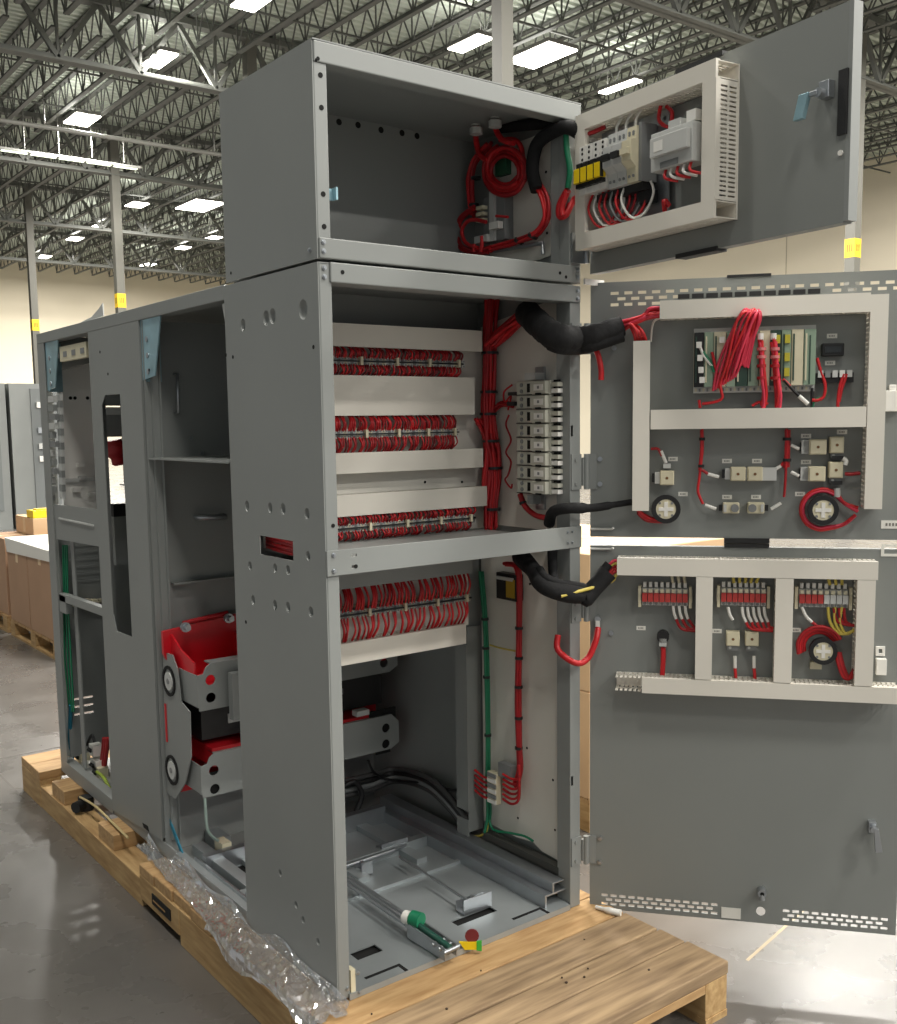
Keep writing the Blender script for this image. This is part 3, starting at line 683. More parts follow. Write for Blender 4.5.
q = MB(); p = PY(583, 272, -.02); q.box(.825, .90, -.03, -.024, 1.80, 1.816, WHITE); q.build('stay_bar', tb)
# ================================================================== REAR SECTION (frame along the left)
rf = thing('cabinet_frame', (W / 2, 1.35, 0), 'open grey steel rear cabinet frame behind the tower, side panels removed', 'cabinet')
YR0 = D + .026
q = MB(); q.box(0, .045, YR0, L, 1.762, Z2, PAINT); q.build('top_rail', rf, bevel=.002)
q = MB(); q.box(0.0, .004, 2.135, L, 0.056, 1.7615, PAINT); q.box(0.004, .05, L - .004, L, 0.056, 1.7615, PAINT); q.build('corner_post', rf, bevel=.001)
co = [PX(u, v, 0) for u, v in ((105, 395), (120, 394), (132, 637), (116.5, 631), (113, 614), (101.5, 406))]
q = MB(); q.plate([(1.12, .055), (1.60, .015), (1.60, 1.7615), (1.12, 1.7615)], [[(p.y, p.z) for p in co]], 0, .003, PAINT, FXN)
q.box(1.12, 1.123, .062, 1.7615, .003, .03, PAINT, FXN); q.box(1.60, 1.603, .02, 1.7615, 0, .05, PAINT, FXN)
q.build('wide_post', rf)
q = MB(); q.box(1.088, 1.119, .062, 1.7615, .022, .025, PAINT, FXN); q.box(1.085, 1.088, .062, 1.7615, .022, .045, PAINT, FXN); q.box(1.068, 1.085, .062, 1.7615, .042, .045, PAINT, FXN)
q.build('inner_post', rf)

bolt_holes(rf, [PX(u, v, 0) for u, v in ((108, 374), (100, 352), (149, 370))], (-1, 0, 0), .005)
q = MB(); p = PX(146, 827, 0); q.plate([(p.y - .03, p.z - .008), (p.y + .02, p.z - .008), (p.y + .03, p.z + .006), (p.y - .02, p.z + .01)], [], -.0012, -.0002, HOLE, FXN); q.build('slot_hole', rf)
q = MB(); q.box(0, .04, 1.603, L, 0.0, .055, PAINT); q.box(.0035, .01, 1.02, 1.603, 0, .05, PAINT); q.build('bottom_rail', rf, bevel=.0015)
q = MB(); q.box(0.004, .03, YR0, 1.018, .004, .045, GALV); q.box(.06, .10, YR0, 1.018, .004, .06, GALV); q.build('bottom_rail', rf, bevel=.001)
MB().box(.8337, W, D + .001, L, 0, Z2 - .004, PAINT).build('side_panel', rf)
MB().box(0.046, W, YR0, L, Z2 - .006, Z2 - .002, PAINT).build('roof_panel', rf)  # unseen roof, added to keep the inside of the frame in shade
MB().box(.01, .83, .935, 2.2, .004, .02, PAINT).build('floor_panel', rf)
MB().box(.004, .83, 1.10, 1.104, .0205, 1.76, PAINT).build('partition', rf)
# shelf edges of the near bay
p = PX(190, 459.5, .02)
MB().box(.005, .5, YR0 + .02, 1.095, p.z - .005, p.z + .0, PAINT).build('shelf', rf)
q = MB(); p = PY(200, 580, 1.09); q.box(.06, .82, 1.07, 1.098, p.z - .004, p.z + .002, PAINT); q.build('ledge', rf)
def pull(pa, pb, r):
    q = MB(); a, b_ = PY(pa[0], pa[1], 1.095), PY(pb[0], pb[1], 1.095)
    o_ = Vector((0, -.028, 0)); q.tube([a, a + o_, b_ + o_, b_], r, ZINC, 8, 1); q.build('pull_handle', rf)
pull((174, 374), (175, 413), .005); pull((196, 517), (222, 516), .009)
bolts(rf, [PY(u, v, 1.098) for u, v in ((191, 438), (202, 453))], (0, -1, 0), .007)
# zinc corner gussets
for y1, s_ in ((1.118, -1), (2.133, -1)):
    q = MB()
    q.plate([(y1, 1.7615), (y1 - .165, 1.7615), (y1 - .10, 1.585), (y1, 1.575)], [], .006, .010, ZINCB, FXN)
    q.box(.010, .06, y1 - .02, y1, 1.57, 1.7605, ZINCB)
    for z in (1.60, 1.65, 1.70): q.cyl((.0055, y1 - .05, z), (.003, y1 - .05, z), .009, ZINC, 8)
    q.build('corner_gusset', rf, label='bluish zinc corner gusset')
q = MB(); q.plate([(YR0 + .001, 1.755), (YR0 + .03, 1.755), (YR0 + .001, 1.66)], [], .008, .012, LGREY, FXN); q.build('corner_gusset', rf)
# end wall of the far bay: white plate, louvred lower panel
wp = [PY(u, v, 2.17) for u, v in ((56, 372), (101, 360), (106, 545), (66, 532))]
q = MB(); q.plate([(p.x, p.z) for p in wp], [], 2.17, 2.174, mat('end_plate_lightened', (238, 236, 230), .5), FYN); q.build('end_plate', rf, label='pale end plate')  # white paint made paler to offset the shade in this bay
bolt_holes(rf, [PY(u, v, 2.169) for u, v in ((70.5, 398), (75, 398), (87.5, 398))], (0, -1, 0), .007)
q = MB(); a = PY(62, 481, 2.16); c = PY(95, 476, 2.16); q.box(a.x, c.x, 2.155, 2.169, a.z - .006, a.z + .008, LGREY)
for u, v in ((81, 465), (76, 490), (92, 494), (82, 478)): p = PY(u, v, 2.16); q.box(p.x - .015, p.x + .015, 2.15, 2.169, p.z - .008, p.z + .008, [LGREY, WHITE, WHITE, HOLE][(u + v) % 4])
q.build('end_bracket', rf)
q = MB(); a = PX(62, 356, .02); c = PX(88, 345, .02); q.box(.012, .03, c.y, a.y, 1.68, 1.735, CREAM)
for k in range(4): q.box(.010, .013, c.y + .02 + k * .1, c.y + .06 + k * .1, 1.695, 1.715, MGREY)
q.build('header_bar', rf)
q = MB(); q.plate(rect(.03, .80, .06, 1.0), [rect(.055, .135, .30 - .033 * k, .308 - .033 * k) for k in range(3)], 2.185, 2.188, PAINT, FYN); [q.box(.06, .19, 2.180, 2.185, .94 - .03 * k, .95 - .03 * k, PAINT) for k in range(6)]; q.build('louvre_panel', rf)
MB().box(.42, .8337, 2.20, 2.21, .06, 1.76, PAINT).build('end_panel', rf); MB().box(.002, .42, 2.20, 2.205, 1.66, 1.795, PAINT).build('end_panel', rf)  # upper panel added to shut out bright background at the bay top
q = MB(); p = [PX(u, v, .02) for u, v in ((76, 325), (92, 317), (99, 309), (103, 303), (104, 316))]; q.plate([(k.y, k.z) for k in p], [], .018, .021, LGREY, FXN); q.build('lifting_fin', rf)
# horizontal members of the far bay
q = MB(); q.plate([(1.605, 1.00), (2.134, .985), (2.134, 1.125), (1.605, 1.135)], [], .006, .010, PAINT, FXN); q.box(1.66, 2.07, 1.07, 1.076, .001, .006, LGREY, FXN); q.build('cross_panel', rf)
q = MB(); q.plate([(1.603, .745), (2.134, .735), (2.134, .765), (1.603, .775)], [], .004, .03, PAINT, FXN); q.box(.004, .03, 2.05, 2.13, .69, .76, PAINT); q.build('cross_bar', rf)
q = MB(); q.box(.03, .036, 1.99, 2.03, .06, 1.0, PAINT); q.build('inner_post', rf)
# hinge hardware up the far post
hw = MB(); 
for v in range(398, 505, 9):
    p = PX(rnd(47, 52), v, 0.0); hw.box(.004, .022, p.y - .03, p.y + .04, p.z - .016, p.z + .008, [PAINT, MGREY, LGREY][(v // 9) % 3])
for v in range(396, 500, 7):
    p = PX(58 + (v - 396) * .03, v, .02); hw.box(.02, .034, p.y - .016, p.y + .02, p.z - .018, p.z + .010, [LGREY, PAINT][(v // 7) % 2])
hw.build('interlock_hardware', rf)
# ground bundle and terminals at the foot of the far bay
q = MB(); 
for k in range(3):
    q.tube([PX(63 + 2 * k, 545, .03), PX(64 + 2 * k, 600, .03), PX(65 + 3 * k, 660, .03), PX(70 + 2 * k, 712, .03)], .0038, GREEN, 6)
q.tube([PX(71, 705, .03), PX(70, 740, .04), PX(73, 765, .05)], .009, TEAL, 7); q.build('ground_bundle', rf, label='green earth wires')
q = MB(); 
for u, v, w_ in ((83, 757, .035), (88, 768, .03), (96, 750, .025), (98, 765, .035), (101, 772, .03)):
    p = PX(u, v, .09); q.box(.07, .11, p.y - w_, p.y + w_, p.z - .02, p.z + .025, [WHITE, CREAM][(u) % 2]); q.cyl((.06, p.y, p.z), (.07, p.y, p.z + .01), .012, DARK, 8)
q.tube([PX(87, 745, .1), PX(92, 735, .1), PX(95, 745, .1)], .006, DARK, 6); q.tube([PX(97, 772, .06), PX(104, 778, .05), PX(110, 790, .05)], .007, mat('yellow_green', (150, 170, 60), .45), 6)
for k in range(3): q.tube([PX(101 + 2 * k, 765, .1), PX(103 + 2 * k, 750, .1), PX(104 + 2 * k, 738, .1)], .008, REDD, 6)
q.build('ground_terminals', rf)
q = MB(); 
for k in range(9): p = PY(72 + k * 3.6, 602 + (k % 2) * 2, 2.16); q.box(p.x - .012, p.x + .012, 2.14, 2.18, p.z - .01, p.z + .012, CREAM)
q.build('cable_clamps', rf)
# seen through the slot of the wide post
q = MB(); p = PY(118, 470, 1.9); q.tube([PY(114, 440, 1.9), PY(117, 452, 1.9), PY(120, 465, 1.9)], [.03, .03, .05, .05, .05, .05, .04, .03, .03, .03, .02], REDD, 8); q.build('wire_bundle', rf)
q = MB(); a = PY(113, 411, 1.9); q.box(a.x - .03, a.x + .08, 1.89, 1.9, a.z - .015, a.z + .015, LGREY); q.box(a.x - .04, a.x + .12, 1.9, 1.905, a.z - .10, a.z - .015, PAINT); q.box(a.x - .04, a.x + .12, 1.9, 1.905, a.z + .02, a.z + .12, PAINT)
a = PY(120, 508, 1.9); q.box(a.x - .04, a.x + .08, 1.86, 1.9, a.z - .03, a.z + .02, DARK); q.box(a.x - .04, a.x + .08, 1.86, 1.9, a.z - .22, a.z - .03, PAINT)
q.build('cross_bracket', rf)
# breaker stab assembly: red boots between grey barrier brackets, across the width
sb = thing('barrier_assembly', (.4, .95, .02), 'red moulded boots held by grey barrier brackets inside the rear frame', 'breaker parts')
def stadium(x, z, r, n=14): return [(x + r * math.cos(2 * math.pi * k / n), z + r * math.sin(2 * math.pi * k / n)) for k in range(n)]
yb_ = .845
def bracket(vt, vb, holes_l, holes_r, name):
    z1 = PY(215, vt, yb_).z; z0 = PY(201, vb, yb_).z; hs = []
    for u, v in holes_l + holes_r: p = PY(u, v, yb_); hs.append(stadium(p.x, p.z, .0165))
    q = MB(); q.plate([(.032, z0), (.20, z0), (.22, z0 + .012), (.74, z0 + .012), (.775, z0 + .03), (.775, z1 - .03), (.745, z1), (.075, z1), (.058, z1 - .012), (.05, z1 - .03), (.032, z1 - .033)], hs, yb_, yb_ + .004, PAINT, FYN)
    q.box(.028, .032, yb_, .985, z0 + .012, z1 - .033, PAINT); q.box(.075, .745, yb_ + .004, yb_ + .05, z1 - .004, z1, PAINT)
    q.build(name, sb)
bracket(753, 799, [(214, 770.5), (215, 789)], [(386, 728), (386, 744)], 'barrier_bracket'); bracket(662.5, 711.5, [(210.5, 680), (211, 697.7)], [(384, 663)], 'barrier_bracket')
# red cavities
q = MB(); q.plate([(.005, .70), (.06, .58), (.80, .58), (.80, .80), (.26, .80), (.12, .785), (.005, .775)], [], 1.045, 1.06, REDM, FYN)
q.plate([(1.045, .60), (1.045, .765), (.97, .725), (.87, .70), (.87, .60)], [], .03, .036, REDM, FXN); q.box(.03, .79, .87, 1.045, .60, .62, REDM); q.box(.25, .26, .9, 1.045, .6, .74, REDM); q.box(.52, .53, .9, 1.045, .6, .8, REDM)
q.build('red_boot', sb)
q = MB(); q.box(.06, .74, .87, 1.045, .31, .33, REDM); q.box(.075, .7, .86, 1.04, .36, .42, mat('red_moulding_2', (186, 24, 34), .4)); q.box(.02, .80, 1.03, 1.06, .24, .43, REDM); q.build('red_boot', sb)
q = MB(); q.box(.06, .74, .90, 1.04, .44, .56, DARK); q.box(.15, .24, .895, .90, .48, .51, LGREY); q.box(.5, .58, .895, .90, .5, .52, MGREY); [q.box(k - .03, k + .03, .856, .862, .27, .345, HOLE) for k in (.08, .715)]; q.box(.66, .77, .856, .862, .33, .43, HOLE); q.build('contact_block', sb)  # black boxes set behind the bracket holes imitate their dark insides
bolts(sb, [(.06, 1.0, .79), (.21, 1.0, .80)], (0, -1, 0), .016, .03)
q = MB(); q.cyl((.06, 1.01, .80), (.215, 1.01, .815), .008, REDD, 8); q.build('boot_clip', sb)
for x, z in ((.62, .436), (.21, .445)): MB().box(x - .025, x + .025, yb_ - .012, yb_ + .02, z - .006, z + .012, LGREY).build('rating_label', sb)
# vertical plate with round guides at the left end
gpx = [(163, 652), (172, 655), (177, 668.5), (180.6, 701.5), (189.5, 712), (190.8, 757), (185, 783), (175.5, 799), (167, 793), (164, 720)]
XG = .014
q = MB(); q.plate([(PX(u, v, XG).y, PX(u, v, XG).z) for u, v in gpx], [], XG, XG + .004, PAINT, FXN)
for u, v in ((169.5, 681), (172.5, 770)):
    p = PX(u, v, XG); q.disc(p.y, p.z, .050, XG - .004, XG - .0002, HOLE, FXN, 18, .040); q.disc(p.y, p.z, .030, XG - .005, XG - .0002, LGREY, FXN, 14); q.disc(p.y, p.z, .010, XG - .007, XG - .005, MGREY, FXN, 8)
p0, p1 = PX(164.5, 703, XG), PX(168, 742, XG); q.box(p1.y, p0.y - .004, p1.z, p0.z, XG - .003, XG - .0004, REDM, FXN)
q.build('guide_plate', sb)
q = MB(); q.tube([(.045, .86, .34), (.04, .85, .25), (.05, .86, .16), (.10, .9, .1)], .005, mat('clear_hose', (150, 168, 160), .3), 6); q.build('hose', sb)
a = PY(232, 674, .80); c_ = PY(238, 720, .80); MB().box(a.x, a.x + .06, .80, .83, c_.z, a.z, PAINT).build('stop_plate', sb)
# blue strap, latch block, near-bay floor
q = MB(); a = PX(167, 815, .02); c = PX(181, 852, .02); q.add([a + Vector((0, .012, 0)), a - Vector((0, .012, 0)), c - Vector((0, .012, 0)), c + Vector((0, .012, 0)), a + Vector((.004, .012, 0)), a + Vector((.004, -.012, 0)), c + Vector((.004, -.012, 0)), c + Vector((.004, .012, 0))], [(0, 1, 2, 3), (7, 6, 5, 4), (0, 4, 5, 1), (2, 6, 7, 3), (0, 3, 7, 4), (1, 5, 6, 2)], TEAL); q.build('strap', rf, label='blue strap')
MB().box(.03, .83, YR0, .935, .004, .012, GALV).build('floor_panel', rf)
q = MB(); p = PZ(215, 838, .04); q.box(p.x - .02, p.x + .03, p.y - .06, p.y + .05, .012, .06, GALV); p2 = PZ(222, 848, .06); q.box(p2.x - .012, p2.x + .02, p2.y - .03, p2.y + .03, .02, .085, CREAM); p3 = PZ(236, 853, .04); q.box(p3.x - .02, p3.x + .02, p3.y - .03, p3.y + .03, .012, .05, CREAM); q.build('latch_block', rf)
# ================================================================== WIRING HELPERS
def rv(R):
    while True:
        v = Vector((rnd(-1, 1), rnd(-1, 1), rnd(-1, 1)))
        if v.length < 1: return v * R
def bundle(name, parent, pts, R, n, r, Ms, seg=6, sub=5, label=None, taper=None):
    m_ = MB(); pts = [Vector(p) for p in pts]
    for k in range(n):
        o = rv(R); path = []
        for i, p in enumerate(pts):
            f = 1.0 if taper is None else taper[i]
            path.append(p + (o + rv(R * .25)) * f)
        m_.tube(path, r, Ms[k % len(Ms)], seg, sub)
    return m_.build(name, parent, label=label)
def tie(parent, p, t, R, M=None):
    t = Vector(t).normalized(); p = Vector(p); q = MB(); q.tube([p - t * .004, p + t * .004], R, M or DARK, 10, 1); q.build('cable_tie', parent)
def pX(pts, x): return [PX(u, v, x) for u, v in pts]
def pYc(pts, y): return [PY(u, v, y) for u, v in pts]
def pB(pts, o): return [FB(*DB(u, v, o), o) for u, v in pts]
def pT(pts, o): return [FT(*DT(u, v, o), o) for u, v in pts]

# ================================================================== TERMINAL STRIPS OF THE TOWER
RDK = mat('maroon_insulation', (112, 22, 28), .5)
def strip(z0, z1, x0, x1, label, wires_up, wires_dn, single=False, dense=1.0):
    zm = (z0 + z1) / 2; hh = (z1 - z0)
    t = thing('terminal_strip', ((x0 + x1) / 2, .38, zm - .02), label, 'terminal strip', 'terminal strips on the mounting plates of the tower')
    MB().box(x0, x1 + .02, .375, .388, zm - .017, zm + .017, CREAM).build('din_rail', t)
    q = MB(); x = x0; k = 0
    while x < x1:
        w_ = .0098; zt = .011 if k % 9 else .015
        q.box(x, x + w_, .335, .375, zm - zt, zm + zt, [LGREY, CREAM, LGREY, MGREY][k % 4]); q.box(x + .003, x + .007, .333, .336, zm + .005, zm + .009, MGREY); q.box(x + .003, x + .007, .333, .336, zm - .009, zm - .005, MGREY)
        x += .0105; k += 1
    q.build('terminal_blocks', t, kind='stuff')
    q = MB(); q.box(x0, x1, .327, .334, zm - .0022, zm + .0022, DARK)
    for xx in [x0 + (x1 - x0) * f for f in (.06, .22, .43, .62, .8, .97)]: q.box(xx - .004, xx + .004, .322, .336, zm - .010, zm + .012, CREAM)
    q.build('marker_strip', t)
    for side_, cnt in ((1, wires_up), (-1, wires_dn)):
        m_ = MB(); 
        for k in range(cnt):
            x = x0 + .004 + (x1 - x0 - .01) * (k + rnd(.1, .9)) / cnt; dx = rnd(-.010, .010)
            ze = zm + side_ * hh * .5 * rnd(.95, 1.05)
            a = Vector((x, .337, zm + side_ * .008)); b_ = Vector((x + dx * .6, .337 - rnd(.004, .014), zm + side_ * (.008 + hh * .22))); c = Vector((x + dx * 1.3, .35, ze))
            if single:
                w1 = MB(); w1.tube([a, b_, c], rnd(.0028, .004), random.choice([RED, RED, REDD]), 6, 5); w1.build('wire', t)
            else: m_.tube([a, b_, c], rnd(.0022, .0032), random.choice([RED, REDD, REDD, RDK]), 5, 4)
        if not single: m_.build('wires', t, kind='stuff')
    return t
za = dz(482, 331.5, 351)[0]; zb = dz(474.5, 378.3, 414); zc = dz(483, 449, 466.5); zd = dz(487, 486.7, 505)[0]; ze_ = dz(466, 624.5, 643)[1]
strip(zb[1], za, .05, .68, 'topmost terminal strip with red wires, between the two upper white ducts', 100, 95)
strip(zc[1], zb[0], .085, .66, 'second terminal strip with red wires, below the wide white duct', 95, 85)
strip(1.105, zd, .05, .72, 'third terminal strip with red wires, just above the grey middle rail', 90, 65)
strip(ze_, PY(462, 574, .325).z + .004, .05, .70, 'lowest terminal strip with loose red wires, below the grey middle rail', 62, 44, single=True)
for (zm, x) in (((za + zb[1]) / 2, .70), ((zb[0] + zc[1]) / 2, .69)):
    pass

# vertical red trunk with its ties, black sleeve over to the upper door
hn = thing('wire_harness', (.74, .33, 1.1), 'thick red wire trunk beside the terminal strips, branching into a black sleeve', 'wire harness')
XT = .765
tr = [PY(u, v, .335) for u, v in ((492, 296), (490, 325), (489, 380), (488, 412), (490, 440), (493, 455), (494, 480), (491, 505), (490, 528))]
bundle('wire_trunk', hn, tr, .020, 16, .0055, [RED, REDD, RED], label='red wire trunk')
tr2 = [PY(u, v, .34) for u, v in ((478, 420), (485, 432), (488, 450), (486, 480), (485, 500))]
bundle('wire_trunk', hn, tr2, .012, 7, .005, [REDD, RED])
for u, v in ((490, 353), (489, 392), (488, 414), (491, 441), (494, 468), (492, 509)):
    p = PY(u, v, .335); tie(hn, p, (0, 0, 1), .0265)
br = [PY(489, 345, .33), PX(505, 330, .79), PX(520, 318, .77), PX(530, 313, .76)]
bundle('wire_branch', hn, br, .022, 12, .0055, [RED, REDD, RED])
br = [PY(490, 415, .34), PX(500, 404, .80), PX(512, 405, .81)]
bundle('wire_branch', hn, br, .008, 5, .004, [REDD])
# sleeve: from the side wall out past the post to the door
s0 = PX(527, 313, .76); s1 = PX(543, 328, .72); s2 = PX(557, 337, .70)
s3 = FB(*DB(592, 336, .07), .07); s4 = FB(*DB(622, 326, .05), .05)
sl = smoothpath([s0, s1, s2, Vector((.79, -.035, s2.z + .0)), s3, s4], 6)
q = MB(); nS = len(sl); rad = [(.037 if i < nS * .45 else .037 - .010 * (i - nS * .45) / (nS * .55)) * (1 + .05 * math.sin(i * 2.1)) for i in range(nS)]
q.tube(sl, rad, SLEEVE, 14, 1); q.build('sleeve', hn, label='black braided sleeve')
q = MB(); off = Vector((0, 0, -.022)); q.tube([p + off for p in sl[int(nS * .35):]], .022, SLEEVE, 12, 1); q.build('sleeve', hn)
for k in range(8):
    f = (k - 3.5) / 3.5
    q = MB(); q.tube([s4 + Vector((0, 0, .012 * f)), FB(.135 + .01 * k / 8, 1.70 + .008 * f, .05 + .01 * math.cos(k * 2)), FB(.165, 1.715 + .012 * f, .05 + .012 * math.sin(k)), FB(.20, 1.718 + .01 * f, .035)], .0048, [RED, PINK][k % 2], 6); q.build('wire', hn)
for k in range(7):
    f = (k - 3) / 3
    q = MB(); q.tube([s4 + Vector((0, 0, -.012 + .01 * f)), FB(.115 + .008 * f, 1.685, .052 + .012 * math.sin(k)), FB(.135 + .012 * f, 1.66, .06), FB(.142 + .014 * f, 1.625, .03)], .0048, [RED, REDD][k % 2], 6); q.build('wire', hn)
q = MB(); q.tube(pB([(592, 343), (598, 355), (601, 370), (601, 380)], .03), .008, RED, 8); q.build('wire', hn, label='cut red wire end')

sw = thing('slot_wires', (.04, .25, 1.09), 'red wires seen through the slot in the left side of the tower', 'wires')
for k in range(7):
    q = MB(); zz = 1.102 + .007 * k; q.tube([(.05, .40, zz), (.035, .30, zz + rnd(-.006, .006)), (.03, .2, zz), (.045, .1, zz + .004)], .0055, [RED, REDD][k % 2], 6); q.build('wire', sw)
# breaker column on the side wall
q = MB(); q.box(.812, .821, .125, .16, 1.17, 1.585, ZINC); q.build('din_rail', tow)
zt, zbm = PX(540, 380, .775).z, PX(538, 494, .775).z; nbr = 8; hB = (zt - zbm) / nbr
BRK = mat('breaker_plastic', (190, 189, 176), .45)
def breaker_proto(z, label):
    t = thing('circuit_breaker', (.81, .14, z), label, 'circuit breaker', 'circuit breakers stacked on the side wall')
    h = hB * .97
    Y_ = lambda u: PX(u, 440, .775).y
    MB().box(.775, .811, Y_(550), Y_(517), z, z + h, BRK).build('body', t, bevel=.0015)
    q = MB(); q.box(.760, .775, Y_(549), Y_(534), z + .002, z + h - .002, BRK); q.build('front', t, bevel=.001)
    MB().box(.7735, .7755, Y_(531), Y_(527.5), z + h * .18, z + h * .82, HOLE).build('lever_slot', t)
    q = MB(); q.box(.7585, .7605, Y_(547), Y_(538), z + h * .28, z + h * .72, WHITE); q.box(.758, .759, Y_(543.5), Y_(541.5), z + h * .4, z + h * .6, MGREY); q.build('rating_plate', t)
    q = MB()
    for k in range(2):
        zz = z + h * (.28 + .45 * k); q.cyl((.775, Y_(522), zz), (.772, Y_(522), zz), .006, MGREY, 8); q.box(.778, .80, Y_(557), Y_(550.5), zz - .008, zz + .004, [WHITE, BRK][k]); q.box(.785, .801, Y_(555), Y_(551), zz + .005, zz + .011, HOLE)
    q.box(.772, .776, Y_(532), Y_(517), z - .0005, z + .0015, HOLE); q.box(.756, .761, Y_(545), Y_(540), z - .001, z + .004, HOLE); q.build('terminals', t)
    return t
BR = ['topmost', 'second', 'third', 'fourth', 'fifth', 'sixth', 'seventh', 'bottom']
for k in range(nbr): breaker_proto(zt - hB * (k + 1), BR[k] + ' of eight light grey circuit breakers stacked on the white side wall')
q = MB(); q.box(.775, .812, .12, .165, zt + .002, zt + .022, LGREY); q.box(.77, .80, .125, .15, zbm - .03, zbm - .004, MGREY); q.build('rail_stop', tow)
jw = thing('jumper_wires', (.80, .24, 1.2), 'thin wavy red jumper wires left of the circuit breakers', 'wires')
q = MB(); q.tube(pX([(512, 385), (504, 392), (505, 402), (511, 396), (508, 410)], .80), .003, RED, 6); q.build('wire', jw)
q = MB(); q.tube(pX([(509, 415), (506, 425), (511, 440), (506, 452), (511, 462), (508, 475), (505, 480), (511, 488), (512, 484)], .80), .003, REDD, 6); q.build('wire', jw)
q = MB(); q.box(.78, .79, .20, .245, 1.505, 1.515, DARK); q.box(.78, .79, .215, .25, 1.475, 1.487, DARK); q.build('ferrules', jw)
lw = thing('lower_breaker_lead', (.79, .2, 1.13), 'dark red lead hanging below the circuit breakers', 'cable')
q = MB(); q.tube(pX([(520, 494), (525, 506), (535, 515), (547, 518)], .79), .0085, REDD, 8); q.build('cable', lw); tie(lw, PX(523, 503, .79), (0, -.3, -1), .011)
bl = thing('black_cable', (.78, .0, 1.15), 'black cable leaving the middle compartment for the upper door', 'cable')
P0 = PX(549, 524, .775)
q = MB(); q.tube([P0, PX(553, 512, .76), Vector((.77, -.02, PX(560, 508, .76).z)), FB(*DB(592, 508, .05), .05), FB(*DB(612, 505, .04), .04), FB(*DB(632, 502, .03), .03)], [.016] * 14 + [.012] * 6 + [.009] * 20, SLEEVE, 10); q.build('cable', bl)

# ================================================================== LOWER COMPARTMENT WIRING
gw = thing('earth_wires', (.79, .35, .12), 'green earth wires running down the white side plate', 'cable')
gp = pX([(481, 572), (485, 620), (487, 670), (488, 730), (488, 780), (489, 815), (486, 832)], .80)
bundle('wires', gw, gp, .006, 4, .0048, [GREEN])
for v in (619, 648, 677, 735): tie(gw, PX(485 + (v - 619) * .025, v, .80), (0, 0, 1), .0115)
q = MB(); q.tube(pX([(489, 820), (494, 830), (510, 833), (524, 836), (533, 841)], .80), .004, GREEN, 6); q.tube(pX([(488, 822), (486, 832), (480, 836), (474, 836)], .80), .004, YELG, 6); q.tube(pX([(490, 645), (500, 648), (515, 651)], .80), .003, YELG, 6); q.build('stray_wire', gw)
rw = thing('red_drop_wires', (.79, .2, .3), 'bundle of red wires hanging down the white side plate', 'cable')
rp3 = pX([(505, 563), (516, 566), (519, 585), (519, 640), (518, 700), (519, 745), (520, 770), (515, 785)], .80)
bundle('wires', rw, rp3, .007, 6, .0048, [RED, REDD])
for v in (628, 658, 687, 718, 748): tie(rw, PX(519 - (.3 if v > 660 else 0), v, .80), (0, 0, 1), .0125)
for k in range(6):
    q = MB(); v = 776 + 5 * k; q.tube(pX([(519, 765 + k), (519, 778 + k * 4), (512, v + 3), (503, v - 2)], .785), .0042, [RED, REDD][k % 2], 6); q.build('wire', rw)
for k in range(5):
    q = MB(); v = 774 + 5 * k; q.tube(pX([(495, v + 6), (484, v + 3), (475, v - 4)], .785), .0042, [RED, REDD][k % 2], 6); q.build('wire', rw)
tbk = thing('terminal_block', (.79, .3, .2), 'pale terminal block at the foot of the white side plate', 'terminal block')
a, c = PX(488, 769, .79), PX(502, 806, .79)
MB().box(.778, .80, c.y + .015, a.y - .01, c.z, a.z, CREAM).build('body', tbk, bevel=.002)
q = MB()
for k in range(6): zz = c.z + (a.z - c.z) * (k + .5) / 6; q.box(.774, .779, (a.y + c.y) / 2 - .02, (a.y + c.y) / 2 + .02, zz - .006, zz + .006, [WHITE, MGREY][k % 2])
q.build('screws', tbk)
p = PX(508, 768, .80); MB().box(.785, .81, p.y - .03, p.y + .03, p.z - .03, p.z + .015, MGREY).build('end_stop', tbk)
rl = thing('relay', (.79, .26, 1.0), 'black relay with a yellow face at the top of the white side plate', 'relay')
a, c = PX(496, 572, .79), PX(516, 602, .79)
MB().box(.79, .82, c.y, a.y, c.z, a.z, DARK).build('body', rl, bevel=.002); MB().box(.786, .79, c.y + .005, c.y + (a.y - c.y) * .45, c.z + .01, a.z - .015, mat('ochre', (170, 140, 40), .5)).build('face', rl)
q = MB(); q.box(.783, .79, c.y + .01, a.y - .01, a.z - .02, a.z - .01, LGREY); q.build('terminals', rl)
# sleeve to the lower door
ls = thing('lower_sleeve', (.8, 0, .95), 'black sleeved cable loop hanging between tower and lower door', 'cable')
e4 = FB(*DB(608, 572, .05), .05)
lp = smoothpath([PX(520, 556, .78), PX(535, 572, .74), PX(548, 588, .70), Vector((.79, -.05, PX(563, 598, .70).z - .005)), FB(*DB(587, 596, .07), .07), e4], 6)
q = MB(); q.tube(lp, [.026 + .006 * math.sin(i * .9) * .3 for i in range(len(lp))], SLEEVE, 12, 1); q.build('sleeve', ls)
q = MB(); q.tube([p + Vector((.004, 0, .022)) for p in lp[8:]], .013, SLEEVE, 10, 1); q.build('sleeve', ls)
for k in range(5):
    q = MB(); f = (k - 2) * .008; q.tube([e4 + Vector((0, 0, f)), FB(.07, 1.02 + f, .045), FB(.095, 1.022 + f * .7, .03)], .0045, [RED, RED, REDD, YELG, PINK][k], 6); q.build('wire', ls)
q = MB(); q.tube([lp[14] + Vector((-.01, -.02, -.01)), e4 + Vector((-.005, -.005, -.03)), FB(.075, .995, .045), FB(.09, 1.008, .03)], .005, YELG, 6); q.build('wire', ls)
q = MB(); q.tube([PX(552, 548, .775), PX(553, 570, .77), PX(556, 590, .74)], .014, SLEEVE, 10); q.build('sleeve', ls)
